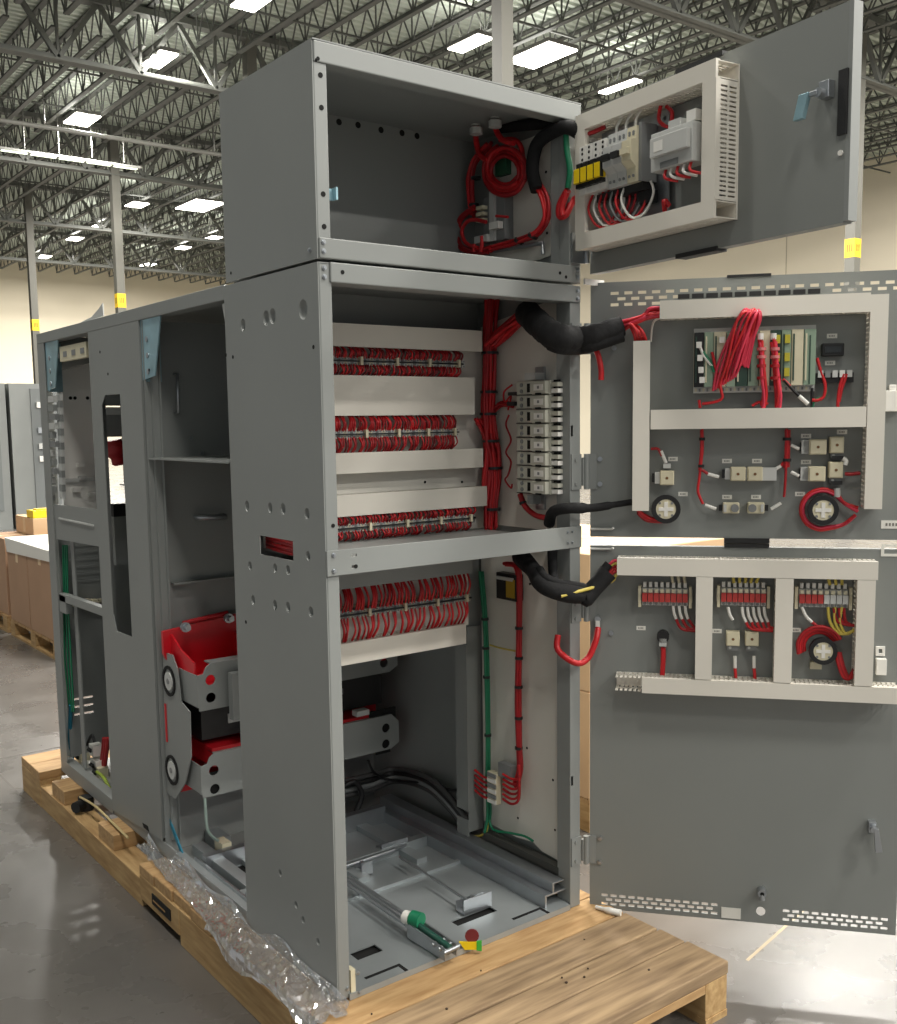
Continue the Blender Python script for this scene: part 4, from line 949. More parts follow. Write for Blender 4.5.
gl = thing('ground_strap', (.85, -.05, .8), 'red earth lead looping from the post to the lower door', 'cable')
q = MB(); q.tube([PX(558, 635, .78), PX(558, 650, .77), Vector((.79, -.03, PX(566, 663, .77).z)), FB(*DB(588, 658, .04), .04), FB(*DB(596, 640, .03), .03), FB(*DB(598, 628, .01), .01)], .009, RED, 8); q.build('lead', gl)
q = MB(); a, z = DB(598, 624); q.cyl(FB(a, z + .016, .0), FB(a, z + .016, .012), .009, ZINC, 10); q.box(a - .006, a + .006, z - .02, z + .012, .006, .014, WHITE, FB); q.build('lug', gl)
# grey cables along the back of the tray
gc = thing('grey_cables', (.6, .9, .03), 'grey cables strewn along the back of the floor tray', 'cable')
for k in range(4):
    pts = [PY(344, 796 - 5 * k, .94), PY(370, 790 - 5 * k, .94), PY(395, 781 - 4 * k, .94), PX(425, 788 - 4 * k, .79), PX(447, 806 - 4 * k, .78), PX(468, 832 - 4 * k, .775)]
    q = MB(); q.tube(pts, .010, [GCABLE, MGREY, DARK, GCABLE][k], 7); q.build('cable', gc)
q = MB(); q.tube(pYc([(344, 786), (355, 782), (362, 795), (356, 812)], .90), .010, DARK, 7); q.tube(pYc([(368, 760), (374, 772), (390, 780)], .92) + pX([(425, 783), (452, 790), (470, 786)], .79), .005, DARK, 6); q.build('cable', gc)

# ================================================================== TOP BOX WIRING
XW = .785
tw = thing('top_box_wiring', (.78, .2, 1.85), 'coiled red wires and black sleeve on the right wall of the top box', 'wire harness')
for u, v, p2 in ((476, 126, [(476, 140), (480, 155), (488, 160)]), (495, 119, [(496, 130), (503, 140), (514, 143)])):
    q = MB(); p = PX(u, v, .72); q.tube([p, *[PX(a, b_, .77) for a, b_ in p2]], .0085, RED, 8); q.build('cable', tw)
cu, cv = 505, 168
for k in range(6):
    r_ = 15 + 3.2 * (k % 3) + rnd(-1, 1); x_ = XW - .006 * (k // 2); q = MB(); ph = rnd(0, 6)
    q.tube([PX(cu + r_ * math.cos(ph + 2 * math.pi * j / 10) * 1.0, cv + 6 * (k % 2) * .6 + r_ * 1.12 * math.sin(ph + 2 * math.pi * j / 10), x_) for j in range(11 if k % 2 else 9)], .0068, [RED, REDD][k % 2], 7); q.build('cable_coil', tw)
bundle('wires', tw, pX([(490, 145), (476, 160), (471, 180), (472, 205), (474, 215)], XW), .012, 6, .0055, [REDD, RED])
bundle('wires', tw, pX([(474, 208), (461, 218), (457, 232), (461, 246), (474, 252), (490, 250)], XW - .01), .008, 4, .0055, [REDD, RED])
q = MB(); q.tube(pX([(486, 222), (470, 220), (462, 230), (466, 243), (478, 248)], XW - .02), .006, RED, 7); q.build('wire', tw)
bundle('wires', tw, pX([(480, 252), (500, 247), (520, 241), (538, 233), (547, 218), (546, 200), (538, 184)], XW), .010, 7, .005, [RED, REDD])
for u, v in ((476, 178), (474, 205), (519, 241), (533, 236)): tie(tw, PX(u, v, XW), (0, .6, -.8) if u > 500 else (0, 0, 1), .0155)
q = MB(); q.tube(pX([(537, 190), (533, 175), (533, 160), (538, 143), (552, 132), (567, 127)], XW - .01) + [Vector((.80, -.03, PX(576, 130, .78).z))], .019, SLEEVE, 12); q.build('sleeve', tw)
q = MB(); q.tube(pX([(500, 128), (520, 126), (545, 124), (565, 126)], XW + .01), .015, SLEEVE, 10); q.build('sleeve', tw)
q = MB(); q.tube(pX([(500, 140), (515, 140), (522, 150), (523, 170)], XW), .007, RED, 7); q.tube(pX([(481, 252), (482, 244), (482, 236)], XW - .02), .006, RED, 7); q.tube(pX([(474, 252), (474, 244)], XW - .02), .006, RED, 7); q.build('wire', tw)
q = MB(); q.tube(pX([(566, 130), (567, 150), (570, 170), (568, 188)], XW), .0085, GREEN, 8); q.build('earth_wire', tw, label='green earth wire')
q = MB(); q.tube(pX([(568, 190), (560, 205), (560, 216), (566, 214)], XW) + [PY(574, 200, .0), FT(.03, 2.03, .04)], .010, RED, 8); q.tube(pX([(567, 192), (562, 208), (563, 216)], XW - .015), .008, RED, 8); q.build('wire', tw)
dvx = thing('din_device', (.79, .3, 1.9), 'small grey terminal device below the red coil in the top box', 'terminal block')
a, c = PX(487, 199, .80), PX(513, 238, .80)
MB().box(.785, .82, c.y + .02, a.y, c.z, a.z, MGREY).build('body', dvx, bevel=.002)
q = MB(); q.box(.775, .785, a.y - .06, a.y - .04, c.z, a.z + .01, LGREY); q.box(.765, .785, a.y - .09, a.y - .05, c.z + .03, c.z + .05, WHITE); q.box(.765, .785, a.y - .04, a.y + .02, c.z, c.z + .02, LGREY)
for k in range(3): q.box(.765, .785, a.y - .02, a.y + .01, a.z - .035 - .018 * k, a.z - .025 - .018 * k, CREAM)
q.build('terminals', dvx)
q = MB(); q.tube(pX([(496, 216), (508, 217)], .77), .004, RED, 6); q.build('wire', dvx)
a = PX(502, 160, .81); q = MB(); q.box(.80, .82, a.y - .03, a.y + .02, a.z - .045, a.z + .01, mat('green_plug', (44, 96, 70), .5)); solo(q, 'connector', 'small green connector inside the red cable coil', 'connector', org=(.81, a.y, a.z))

# ================================================================== TOP DOOR
TO = .075
duct(dtop, FT, .03, .536, 1.888, 1.926, .0, TO, slots=True); duct(dtop, FT, .03, .536, 2.196, 2.234, .0, TO, slots=True)
duct(dtop, FT, .497, .536, 1.928, 2.194, .0, TO, pitch=.0105, slots=True); duct(dtop, FT, .03, .066, 1.928, 2.194, .0, TO, slots=True)
q = MB(); q.box(.536, .5375, 1.888, 2.234, 0, .004, DUCT, FT); q.build('duct_trim', dtop)
q = MB(); q.plate(rect(.068, .325, 1.945, 2.19), [stadium(.31, 2.17, .006), stadium(.31, 1.96, .006)], .012, .016, ZINC, FT); q.build('sub_plate', dtop)
q = MB(); q.box(.07, .49, 2.06, 2.095, .016, .026, LGREY, FT); q.build('din_rail', dtop)
for k in range(4):
    t = thing('fuse_holder', FT(.05 + .029 * k, 2.03, .05), ['leftmost', 'second', 'third', 'rightmost'][k] + ' of four white fuse holders with yellow fronts on the upper door', 'fuse holder', 'yellow fuse holders on the upper door')
    a0 = .052 + .028 * k; a1 = a0 + .0265
    MB().box(a0, a1, 2.025, 2.150, .03, .080, WHITE, FT).build('body', t, bevel=.0015)
    MB().box(a0, a1, 2.052, 2.090, .080, .100, YELLOW, FT).build('yellow_handle', t, bevel=.002)
    q = MB(); q.box(a0 + .002, a1 - .002, 2.092, 2.104, .080, .092, DARK, FT); q.box(a0 + .002, a1 - .002, 2.041, 2.051, .080, .094, DARK, FT); q.box(a1 - .0006, a1 + .0008, 2.052, 2.09, .09, .1005, DARK, FT)
    for zz in (2.115, 2.13, 2.142): q.cyl(FT((a0 + a1) / 2, zz, .080), FT((a0 + a1) / 2, zz, .0808), .004, HOLE, 8)
    q.build('grip', t)
for k in range(3):
    t = thing('miniature_breaker', FT(.175 + .038 * k, 2.03, .05), ['left', 'middle', 'right'][k] + ' white miniature circuit breaker right of the yellow fuse holders', 'circuit breaker', 'miniature breakers on the upper door')
    a0 = .166 + .0365 * k; a1 = a0 + .035; M_ = LGREY if k < 2 else CREAM
    q = MB(); q.plate([(2.02, .03), (2.155, .03), (2.155, .075), (2.125, .078), (2.12, .095), (2.07, .095), (2.055, .078), (2.02, .075)], [], a0, a1, M_, frame(HT, ZAX, nT, dT)); q.build('body', t, bevel=.001)
    q = MB(); q.box(a0 + .004, a1 - .004, 2.085, 2.10, .095, .105, DARK if k < 2 else CREAM, FT); q.build('toggle', t)
    q = MB()
    for zz in (2.135, 2.14, 2.035): q.cyl(FT(a0 + .01, zz, .075), FT(a0 + .01, zz, .0785), .004, MGREY, 8); q.cyl(FT(a0 + .025, zz, .075), FT(a0 + .025, zz, .0785), .004, MGREY, 8)
    q.build('screws', t)
    q = MB(); q.tube([FT(a0 + .015, 2.15, .06), FT(a0 + .018, 2.175, .062), FT(a0 + .026, 2.20, .05)], .0035, WHITE, 6); q.build('wire', t)
q = MB(); q.box(.275, .286, 2.02, 2.16, .02, .07, MGREY, FT); solo(q, 'end_clamp', 'grey end clamp beside the miniature breakers on the upper door', 'clamp')
t = thing('power_supply', FT(.41, 2.02, .05), 'light grey power supply inside the upper door duct frame', 'power supply')
MB().box(.335, .475, 2.025, 2.115, .03, .085, LGREY, FT).build('body', t, bevel=.002)
MB().box(.345, .47, 2.055, 2.10, .085, .098, LGREY, FT).build('front', t, bevel=.002)
q = MB(); q.box(.385, .425, 2.115, 2.135, .04, .075, LGREY, FT); q.box(.44, .47, 2.12, 2.145, .04, .07, WHITE, FT); q.box(.36, .39, 2.066, 2.09, .098, .099, WHITE, FT); q.box(.37, .43, 2.028, 2.042, .085, .087, MGREY, FT); q.build('terminals', t)
for k in range(5):
    q = MB(); a0 = .375 + .021 * k; q.tube([FT(a0, 2.03, .07), FT(a0 + .006, 2.005, .08), FT(a0 + .03, 1.995, .06)], .0038, [RED, WHITE][k % 2], 6); q.build('wire', t)
dw = thing('upper_door_wires', FT(.15, 1.95, .03), 'red and white loops of wire below the yellow fuse holders', 'wires')
for k in range(7):
    a0 = .075 + .022 * k; q = MB(); q.tube([FT(a0, 2.03, .05), FT(a0 + .004, 1.985, .07), FT(a0 + .03, 1.94, .06), FT(a0 + .07, 1.945, .05), FT(a0 + .09, 1.99, .04), FT(a0 + .085, 2.02, .045)], .0035, [RED, WHITE, RED, REDD, MGREY, RED, WHITE][k], 6); q.build('wire', dw)
q = MB(); q.box(.10, .28, 2.0, 2.02, .03, .06, DARK, FT); q.box(.24, .29, 1.97, 2.0, .02, .045, DARK, FT); q.build('connector_row', dw)
q = MB(); q.tube([FT(.31, 2.2, .03), FT(.315, 2.16, .04), FT(.34, 2.14, .03), FT(.35, 2.17, .03), FT(.33, 2.19, .03)], .005, RED, 6); q.tube([FT(.33, 1.93, .03), FT(.335, 1.965, .04), FT(.345, 1.95, .03)], .006, RED, 6); q.build('wire', dw)
q = MB(); q.tube([PY(578, 131, -.02), FT(.06, 2.185, .06), FT(.12, 2.19, .05)], .006, REDD, 6); q.build('wire', dw)

# ================================================================== MIDDLE DOOR DEVICES
def P2(u, v, o=0.0): return DB(u, v, o)
a0, z1 = P2(694, 332, .02); a1, z0 = P2(814, 388, .02); z0 -= .0
plc = thing('controller_rack', FB((a0 + a1) / 2, z0, .01), 'rack of controller modules with pink wire loops on the upper tower door', 'controller')
MB().box(a0, a1, z0 - .004, z1 + .006, .002, .012, CREAM, FB).build('back_rail', plc)
q = MB(); q.box(a0, a1, z0 - .008, z0 + .008, .012, .03, LGREY, FB); q.box(a0, a1, z1 - .004, z1 + .008, .012, .026, LGREY, FB)
for k in range(30): q.box(a0 + .004 + .0102 * k, a0 + .009 + .0102 * k, z0 - .004, z0 + .004, .03, .033, [CREAM, MGREY][k % 2], FB)
q.build('terminal_rail', plc)
mods = [(.0, .085, DARK), (.085, .165, PCB), (.165, .27, CREAM), (.27, .35, PCB), (.35, .45, PCBD), (.45, .54, PCB), (.54, .63, CREAM), (.63, .72, PCBD), (.72, .80, PCB), (.80, .90, CREAM), (.90, 1.0, PCB)]
wd_ = a1 - a0
for i, (f0, f1, M_) in enumerate(mods):
    q = MB(); q.box(a0 + wd_ * f0 + .001, a0 + wd_ * f1 - .001, z0 + .008, z1 - .004, .012, .048, M_, FB)
    q.box(a0 + wd_ * f0 + .004, a0 + wd_ * f0 + .008, z0 + .02, z1 - .015, .048, .051, [PCBD, CREAM, PCBD][i % 3], FB)
    if i in (7, 8):
        for zz in (.75, .45, .2): q.box(a0 + wd_ * f0 + .008, a0 + wd_ * f1 - .004, z0 + (z1 - z0) * zz, z0 + (z1 - z0) * (zz + .14), .048, .056, [mat('olive_relay', (186, 176, 52), .5), DARK][i == 7 and zz == .2], FB)
    if i == 10: q.box(a0 + wd_ * .945, a0 + wd_ * .955, z0 + .01, z1 - .02, .048, .05, PCBD, FB)
    q.build('module', plc)
q = MB()
for u, v in ((699, 345), (700, 358), (701, 370), (702, 380), (722, 340), (733, 342)): a, z = P2(u, v, .05); q.box(a - .007, a + .007, z - .008, z + .008, .048, .058, WHITE, FB)
q.build('plugs', plc)
for k in range(10):     # loops rising out of the duct and falling onto the modules
    f = k / 9.0; g = (k % 3) * .009; q = MB(); w_ = (k * 7 % 5 - 2)
    pp = [(713 + 22 * f, 391 - 14 * f, .048), (721 + 19 * f + w_, 362, .058 + g), (731 + 19 * f, 330 - 2 * w_, .07 + g), (739 + 18 * f, 315 - w_, .082 + g * .6), (746 + 14 * f, 311 + w_, .078), (750 + 10 * f, 320 + w_, .066 + g), (745 + 9 * f, 338, .056), (737 + 10 * f + w_, 362 + 6 * f, .05)]
    q.tube([FB(*DB(u, v, o), o) for u, v, o in pp], .0038, [PINK, PINK, RED][k % 3] if k % 4 else PINK, 6); q.build('wire', plc)
for k, ub in enumerate((763, 777)):
    bundle('wire_bundle', plc, pB([(761 + 13 * k, 341), (762 + 13 * k, 352), (763 + 14 * k, 375), (765 + 14 * k, 395), (763 + 15 * k, 408)], .056), .008, 6, .0046, [PINK, RED], label='pink wire bundle')
    for v in (349, 357, 366, 378): a, z = P2(761.5 + 13.5 * k, v, .056); tie(plc, FB(a, z, .056), (0, 0, 1), .0125, mat('pale_red_tie', (206, 120, 120), .5) if v % 2 else REDD)
    a, z = P2(760.5 + 13 * k, 338, .056); q = MB(); q.tube([FB(a, z + .012, .056), FB(a, z - .004, .056)], .008, WHITE, 8, 1); q.build('bundle_collar', plc)
for pts, M_ in (([(712, 352), (716, 370), (721, 390), (722, 398), (715, 402), (702, 404)], RED), ([(703, 352), (710, 362), (714, 372)], GREEN), ([(700, 347), (704, 356), (712, 366)], WHITE), ([(784, 380), (795, 392), (806, 402)], DARK), ([(783, 379), (790, 386)], RED), ([(699, 400), (700, 408)], RED), ([(752, 406), (760, 402), (768, 404)], RED)):
    q = MB(); q.tube(pB(pts, .052), .004, M_, 6); q.build('wire', plc)
q = MB(); q.tube(pB([(799, 396), (808, 404)], .054), .0055, WHITE, 6); q.build('wire_marker', plc)
a, z = P2(832, 350); t = thing('panel_meter', FB(a, z - .018, 0), 'small black panel module between two white stickers on the upper tower door', 'module')
MB().box(a - .028, a + .028, z - .017, z + .017, .0005, .02, DARK, FB).build('body', t, bevel=.003); MB().box(a - .02, a + .02, z - .008, z + .008, .02, .022, mat('module_window', (44, 48, 50), .3), FB).build('window', t)
a, z = P2(834, 377); t = thing('door_terminal_block', FB(a, z - .015, 0), 'small terminal block with red wires at the right of the controller rack', 'terminal block')
MB().box(a - .055, a + .045, z - .016, z + .010, .002, .03, DARK, FB).build('body', t)
q = MB()
for k in range(5): q.box(a - .045 + .018 * k, a - .032 + .018 * k, z - .002, z + .016, .03, .038, [LGREY, MGREY, LGREY, WHITE, LGREY][k], FB)
q.build('terminals', t)
for pts in (([(844, 374), (840, 386), (838, 400), (838, 408)]), ([(847, 374), (842, 388), (839, 402)]), ([(817, 358), (821, 372), (825, 384), (824, 396), (818, 400), (812, 400)])):
    q = MB(); q.tube(pB(pts, .035), .0042, RED, 6); q.build('wire', t)
q = MB(); q.tube(pB([(825, 384), (825, 396), (815, 400), (812, 408)], .03), .004, GREEN, 6); q.tube(pB([(812, 388), (812, 408)], .03), .004, DARK, 6); q.build('wire', t)

def contact_block(u, v, w, h, label, depth=.03, M=CREAM, mark=True, vert=False, dr_group='contact blocks on the tower doors'):
    a, z = DB(u, v, depth); t = thing('contact_block', FB(a, z - h / 2, 0), label, 'contact block', dr_group)
    MB().box(a - w / 2, a + w / 2, z - h / 2, z + h / 2, .0005, depth, M, FB).build('body', t, bevel=.002)
    q = MB(); q.plate(rect(a - w * .42, a + w * .42, z - h * .42, z + h * .42), [], depth, depth + .004, M, FB); q.disc(a, z, .004, depth + .004, depth + .005, mat('brown_screw', (120, 84, 50), .5), FB, 8)
    q.build('cover', t)
    q = MB()
    if vert: q.box(a - w * .4, a + w * .4, z - h / 2 - .014, z - h / 2, .004, depth * .8, MGREY, FB); q.cyl(FB(a - w * .2, z - h / 2 - .006, depth * .8), FB(a - w * .2, z - h / 2 - .006, depth * .85), .004, LGREY, 8)
    else: q.box(a - w / 2 - .014, a - w / 2, z - h * .4, z + h * .4, .004, depth * .8, LGREY, FB); q.box(a - w / 2 - .022, a - w / 2 - .014, z - h * .3, z + h * .3, .006, depth * .7, DARK, FB)
    q.build('terminals', t); return t
def wire_marker(t, p, q_, M=WHITE, r=.0048):
    m_ = MB(); m_.tube(pB([p, q_], .02), r, M, 7, 1); m_.build('wire_marker', t)
t = contact_block(667, 478, .038, .040, 'single cream contact block above the left round switch')
q = MB(); q.tube(pB([(651, 449), (658, 449), (662, 456)], .02), .004, REDD, 6); q.build('wire', t); wire_marker(t, (661, 451), (666, 463)); MB().box(DB(667, 466, .02)[0] - .01, DB(667, 466, .02)[0] + .01, DB(667, 466, .02)[1] - .006, DB(667, 466, .02)[1] + .006, .005, .025, LGREY, FB).build('terminals', t)
t = contact_block(738, 474, .040, .038, 'left one of the joined pair of cream contact blocks')
wire_marker(t, (708, 474), (719, 477)); q = MB(); q.tube(pB([(702, 470), (708, 474)], .02), .004, REDD, 6); q.build('wire', t)
t = contact_block(755, 474, .040, .038, 'right one of the joined pair of cream contact blocks')
a, z = DB(769, 474, .03); MB().box(a - .018, a + .02, z - .018, z + .017, .002, .026, LGREY, FB).build('terminals', t); wire_marker(t, (772, 471), (781, 466)); q = MB(); q.tube(pB([(781, 466), (785, 460), (787, 455)], .02), .004, RED, 6); q.build('wire', t)
for u, lb in ((731, 'left'), (756, 'right')):
    a, z = DB(u, 508, .02); t = thing('pilot_lamp_block', FB(a, z - .015, 0), lb + ' small cream lamp block in the lower pair on the upper tower door', 'lamp block', 'lamp blocks of the upper tower door')
    sgn = 1 if lb == 'left' else -1
    MB().box(a - .022, a + .022, z - .015, z + .015, .0005, .024, CREAM, FB).build('body', t, bevel=.003)
    q = MB(); q.disc(a + sgn * .010, z, .011, .024, .030, MGREY, FB, 14); q.box(a - sgn * .016 - .004, a - sgn * .016 + .004, z - .01, z + .01, .024, .028, LGREY, FB); q.box(a - .032 if sgn > 0 else a + .022, a - .022 if sgn > 0 else a + .032, z - .008, z + .008, .004, .018, DARK, FB); q.build('lens_holder', t)
    if sgn > 0: wire_marker(t, (705, 505), (716, 509))
    else: wire_marker(t, (771, 509), (781, 503))
w = thing('door_wire_drop', FB(*DB(702, 470, .02), .02), 'thin red wires dropping from the cross duct to the left contact blocks', 'wires')
bundle('wires', w, pB([(702, 430), (702, 450), (700, 470)], .02), .004, 3, .0038, [RED]); q = MB(); q.tube(pB([(701, 465), (699, 480), (698, 492), (703, 504)], .018), .0038, RED, 6); q.build('wire', w)
for v in (439, 466): a, z = DB(702 - (v - 439) * .03, v, .02); tie(w, FB(a, z, .02), (0, 0, 1), .0085)
w = thing('door_wire_drop', FB(*DB(787, 470, .02), .02), 'thicker red wires dropping from the cross duct to the right contact blocks', 'wires')
bundle('wires', w, pB([(787, 430), (787, 450), (786, 468)], .02), .007, 6, .0038, [RED, REDD]); q = MB(); q.tube(pB([(786, 466), (785, 485), (784, 497)], .018), .0036, REDD, 6); q.build('wire', w)
for v in (439, 460): a, z = DB(787, v, .02); tie(w, FB(a, z, .02), (0, 0, 1), .0115)
for u, v, lb in ((818, 447, 'upper left'), (817, 474, 'lower left')):
    t = contact_block(u, v, .044, .040, lb + ' of the four cream contact blocks at the right of the upper tower door'); wire_marker(t, (791, v - 2), (799, v + 2))
    a, z = DB(u - 15, v, .03); MB().box(a - .003, a + .016, z - .018, z + .018, .002, .024, LGREY, FB).build('terminals', t)
for u, v, lb in ((837, 445, 'upper right'), (836, 470, 'lower right')):
    t = contact_block(u, v, .036, .044, lb + ' of the four cream contact blocks at the right of the upper tower door', vert=True)
    a, z = DB(u, v + 13, .02); MB().box(a - .014, a + .014, z - .004, z + .006, .002, .034, DARK, FB).build('clip', t)
    if v > 460: wire_marker(t, (837, 488), (837, 497), LGREY, .009); q = MB(); q.tube(pB([(845, 474), (852, 474), (860, 473)], .02), .005, REDD, 6); q.build('wire', t)
    else: q = MB(); q.tube(pB([(843, 458), (846, 461), (845, 465)], .03), .006, WHITE, 6); q.build('wire', t)
def round_switch(u, v, label, r=.040, dr='upper'):
    a, z = DB(u, v, .035); t = thing('rotary_switch', FB(a, z - r, 0), label, 'rotary switch', 'round switches on the tower doors')
    q = MB(); q.disc(a, z, r * .85, .0005, .030, DARK, FB, 20); q.build('barrel', t)
    q = MB(); q.disc(a, z, r, .030, .042, DARK, FB, 26, r * .68); q.build('ring', t, bevel=.002)
    q = MB(); q.disc(a, z, r * .69, .028, .040, CREAM, FB, 22); q.build('face', t)
    q = MB(); q.box(a - r * .5, a + r * .5, z - r * .12, z + r * .12, .040, .0425, WHITE, FB); q.box(a - r * .12, a + r * .12, z - r * .5, z + r * .5, .040, .0422, WHITE, FB)
    for sx_, sz_ in ((1, 1), (-1, 1), (1, -1), (-1, -1)): q.disc(a + sx_ * r * .42, z + sz_ * r * .42, r * .09, .040, .0428, MGREY, FB, 8)
    q.build('screw_plate', t); return t, a, z
t, a, z = round_switch(666, 509, 'left round black-ringed switch at the bottom of the upper tower door')
q = MB(); q.tube([FB(.135, z - .005, .03), FB(a - .05, z - .025, .02), FB(a - .01, z - .036, .018)], .006, RED, 6); q.tube([FB(.135, z - .012, .03), FB(a - .05, z - .034, .02), FB(a, z - .036, .02)], .005, REDD, 6); q.build('wire', t)
t, a, z = round_switch(823, 510, 'right round black-ringed switch with a red wire loop round it')
for k, r_ in enumerate((.050, .055)):
    q = MB(); q.tube([FB(a + .09, z - .005 + .01 * k, .02), FB(a + .055, z + .018, .02)] + [FB(a + r_ * math.cos(t_), z + r_ * math.sin(t_), .02) for t_ in [math.radians(d) for d in (50, 85, 120, 155, 190, 225, 260, 290)]] + [FB(a + .055, z - .040, .02), FB(a + .085, z - .014, .02)], .005, [PINK, RED][k], 6); q.build('wire', t)

# ================================================================== LOWER DOOR DEVICES
TRED = mat('terminal_red', (178, 58, 54), .45)
def door_strip(u0, u1, vt, vb, n, red_n, label, pts_w):
    a0, zt = DB(u0, vt, .03); a1, zb2 = DB(u1, vb, .03); zm = (zt + zb2) / 2
    t = thing('door_terminal_strip', FB((a0 + a1) / 2, zb2, 0), label, 'terminal strip', 'terminal strips on the lower tower door')
    MB().box(a0 - .012, a1 + .012, zm - .018, zm + .018, .002, .010, LGREY, FB).build('din_rail', t)
    for aa in (a0 - .010, a1 + .002): MB().box(aa, aa + .008, zm - .03, zm + .03, .010, .032, CREAM, FB).build('end_stop', t)
    p = (a1 - a0) / n
    for k in range(n):
        x = a0 + p * k; M_ = TRED if k < red_n else LGREY
        b_ = MB(); b_.box(x + .0008, x + p - .0008, zm - .024, zm + .024, .010, .030, LGREY, FB); b_.box(x + .001, x + p - .001, zm - .013, zm + .011, .030, .040, M_, FB)
        b_.box(x + p * .2, x + p * .8, zm + .012, zm + .022, .030, .036, CREAM, FB); b_.box(x + p * .2, x + p * .75, zm + .026, zm + .040, .014, .026, WHITE, FB); b_.cyl(FB(x + p / 2, zm - .019, .030), FB(x + p / 2, zm - .019, .0325), p * .28, MGREY, 8)
        b_.build('terminal', t)
    for M_, pts in pts_w:
        q = MB(); q.tube(pB(pts, .03), .0042, M_, 6); q.build('wire', t)
    return t
wl = []
for k in range(3):
    u = 673 + 6 * k; wl += [(WHITE, [(u, 606), (u + 1, 613), (u + 3, 619)]), (REDD, [(u + 3, 619), (u + 9, 629 - k), (696, 631 - k * 2)]), (CREAM, [(u, 583), (u - 1, 576)])]
door_strip(642, 688, 587, 607, 8, 8, 'left red terminal strip at the top of the lower tower door', wl)
wl = [(WHITE, [(728, 607), (730, 615), (733, 620)])]
for k in range(5):
    u = 742 + 5.5 * k; wl += [(WHITE, [(u, 607), (u + 1, 615), (u + 4, 622)]), (RED, [(u + 4, 622), (u + 10 - k, 629), (773, 631 - k)]), (YELG, [(u - 8, 583), (u - 9 + k, 576)])]
door_strip(721, 766, 587, 607, 8, 8, 'middle red terminal strip between the two middle uprights of the lower door', wl)
wl = [(WHITE, [(802, 607), (806, 616), (812, 622)]), (REDD, [(812, 622), (818, 627)])]
for k in range(3): wl += [(YELG, [(828 + 7 * k, 607), (830 + 5 * k, 622), (840 + 3 * k, 634), (856, 630 - k)]), (REDD, [(834 + 5 * k, 608), (838 + 4 * k, 622), (857, 626)]), (YELG, [(830 + 6 * k, 585), (828 + 7 * k, 576)])]
door_strip(799, 848, 589, 608, 8, 4, 'right terminal strip, half red and half grey, on the lower door', wl)
a, z = DB(663, 638, .02); t = thing('push_button', FB(a, z - .02, 0), 'black push button body with a red wire on the lower door', 'push button')
q = MB(); q.cyl(FB(a, z + .004, 0), FB(a, z + .004, .03), .017, DARK, 14); q.build('barrel', t); q = MB(); q.box(a - .010, a + .010, z - .022, z + .0, .012, .030, LGREY, FB); q.build('terminals', t)
bundle('wires', t, pB([(663, 648), (663, 660), (662, 677)], .02), .004, 4, .0042, [RED])
for u, lb in ((733, 'left'), (752, 'right')):
    t = contact_block(u, 639, .036, .040, lb + ' of the two cream contact blocks in the middle of the lower door', vert=True)
    wire_marker(t, (u + 2, 656), (u + 2, 668)); q = MB(); q.tube(pB([(u + 2, 668), (u + 3, 680)], .02), .0045, RED, 6); q.build('wire', t)
t, a, z = round_switch(823, 651, 'round black-ringed buzzer wrapped in red wire on the lower door', .037)
for k in range(4):
    r_ = .040 + .006 * k; q = MB(); q.tube([FB(a - .008 + r_ * math.cos(t_), z + .008 + r_ * math.sin(t_), .018 + .004 * k) for t_ in [math.radians(d) for d in (200, 170, 140, 110, 80, 50, 25)]], .005, [RED, REDD][k % 2], 6); q.build('wire', t)
for k in range(4):
    q = MB(); q.tube([FB(a + .034 + .004 * k, z - .005, .02), FB(a + .042 + .004 * k, z - .04, .03), FB(a + .056 + .004 * k, z - .072, .035), FB(a + .075, z - .07 + .004 * k, .035), FB(a + .083, z - .045, .03)], .0045, [RED, REDD][k % 2], 6); q.build('wire', t)
q = MB(); q.box(a - .03, a + .0, z - .055, z - .035, .002, .02, CREAM, FB); q.build('bracket', t)

# ================================================================== PLASTIC FILM ALONG THE BASE
FMt = bpy.data.materials.new('clear_film'); FMt.use_nodes = True; nt = FMt.node_tree; nd = nt.nodes
b = nd['Principled BSDF']; b.inputs['Base Color'].default_value = (.80, .82, .85, 1); b.inputs['Roughness'].default_value = .10; b.inputs['Alpha'].default_value = .62; b.inputs['Coat Weight'].default_value = 1.0; b.inputs['Coat Roughness'].default_value = .05; b.inputs['Metallic'].default_value = .75; b.inputs['Specular IOR Level'].default_value = 1.0
fm = MB(); NY, NX = 110, 16; vs = []; fs = []
from mathutils import noise
def film(y, s_):
    wd = .034 + .052 * min(1, max(0, (1.2 - y) / .8))
    n1 = noise.noise(Vector((y * 6, s_ * 2.2, 1.3))); n2 = noise.noise(Vector((y * 13, s_ * 4, 7.1)))
    r1 = 1 - abs(noise.noise(Vector((y * 7 + s_ * 2.5, s_ * 2.4 - y * 2, 3.7)))) * 3.0; r2 = 1 - abs(noise.noise(Vector((y * 15 - s_ * 4, s_ * 5 + y * 4, 9.2)))) * 3.0
    h = .019 * max(0, r1) ** 2 + .009 * max(0, r2) ** 2 + .008 * n1
    up = .030 + .05 * noise.noise(Vector((y * 5, 0, 4.4)))
    ln = .012 + .075 * noise.noise(Vector((y * 4, 2.0, 0)))
    if s_ < .3: k = s_ / .3; return (-.003 - h * .6 * k - .004 * k, max(.006, up) * (1 - k) + .004 * k + max(h, 0) * k)
    if s_ < .76: k = (s_ - .3) / .46; return (-.007 - wd * k - .006 * n2, .004 + max(h, 0) * 1.1 * (1 - .5 * k))
    k = (s_ - .76) / .24; return (-.007 - wd - (.010 if wd > .075 else .0) * k - abs(h) * .5 * k, .004 + max(h, 0) * .55 * (1 - k) - (max(.004, ln) if wd > .075 else 0) * k + .001 * (1 - k))
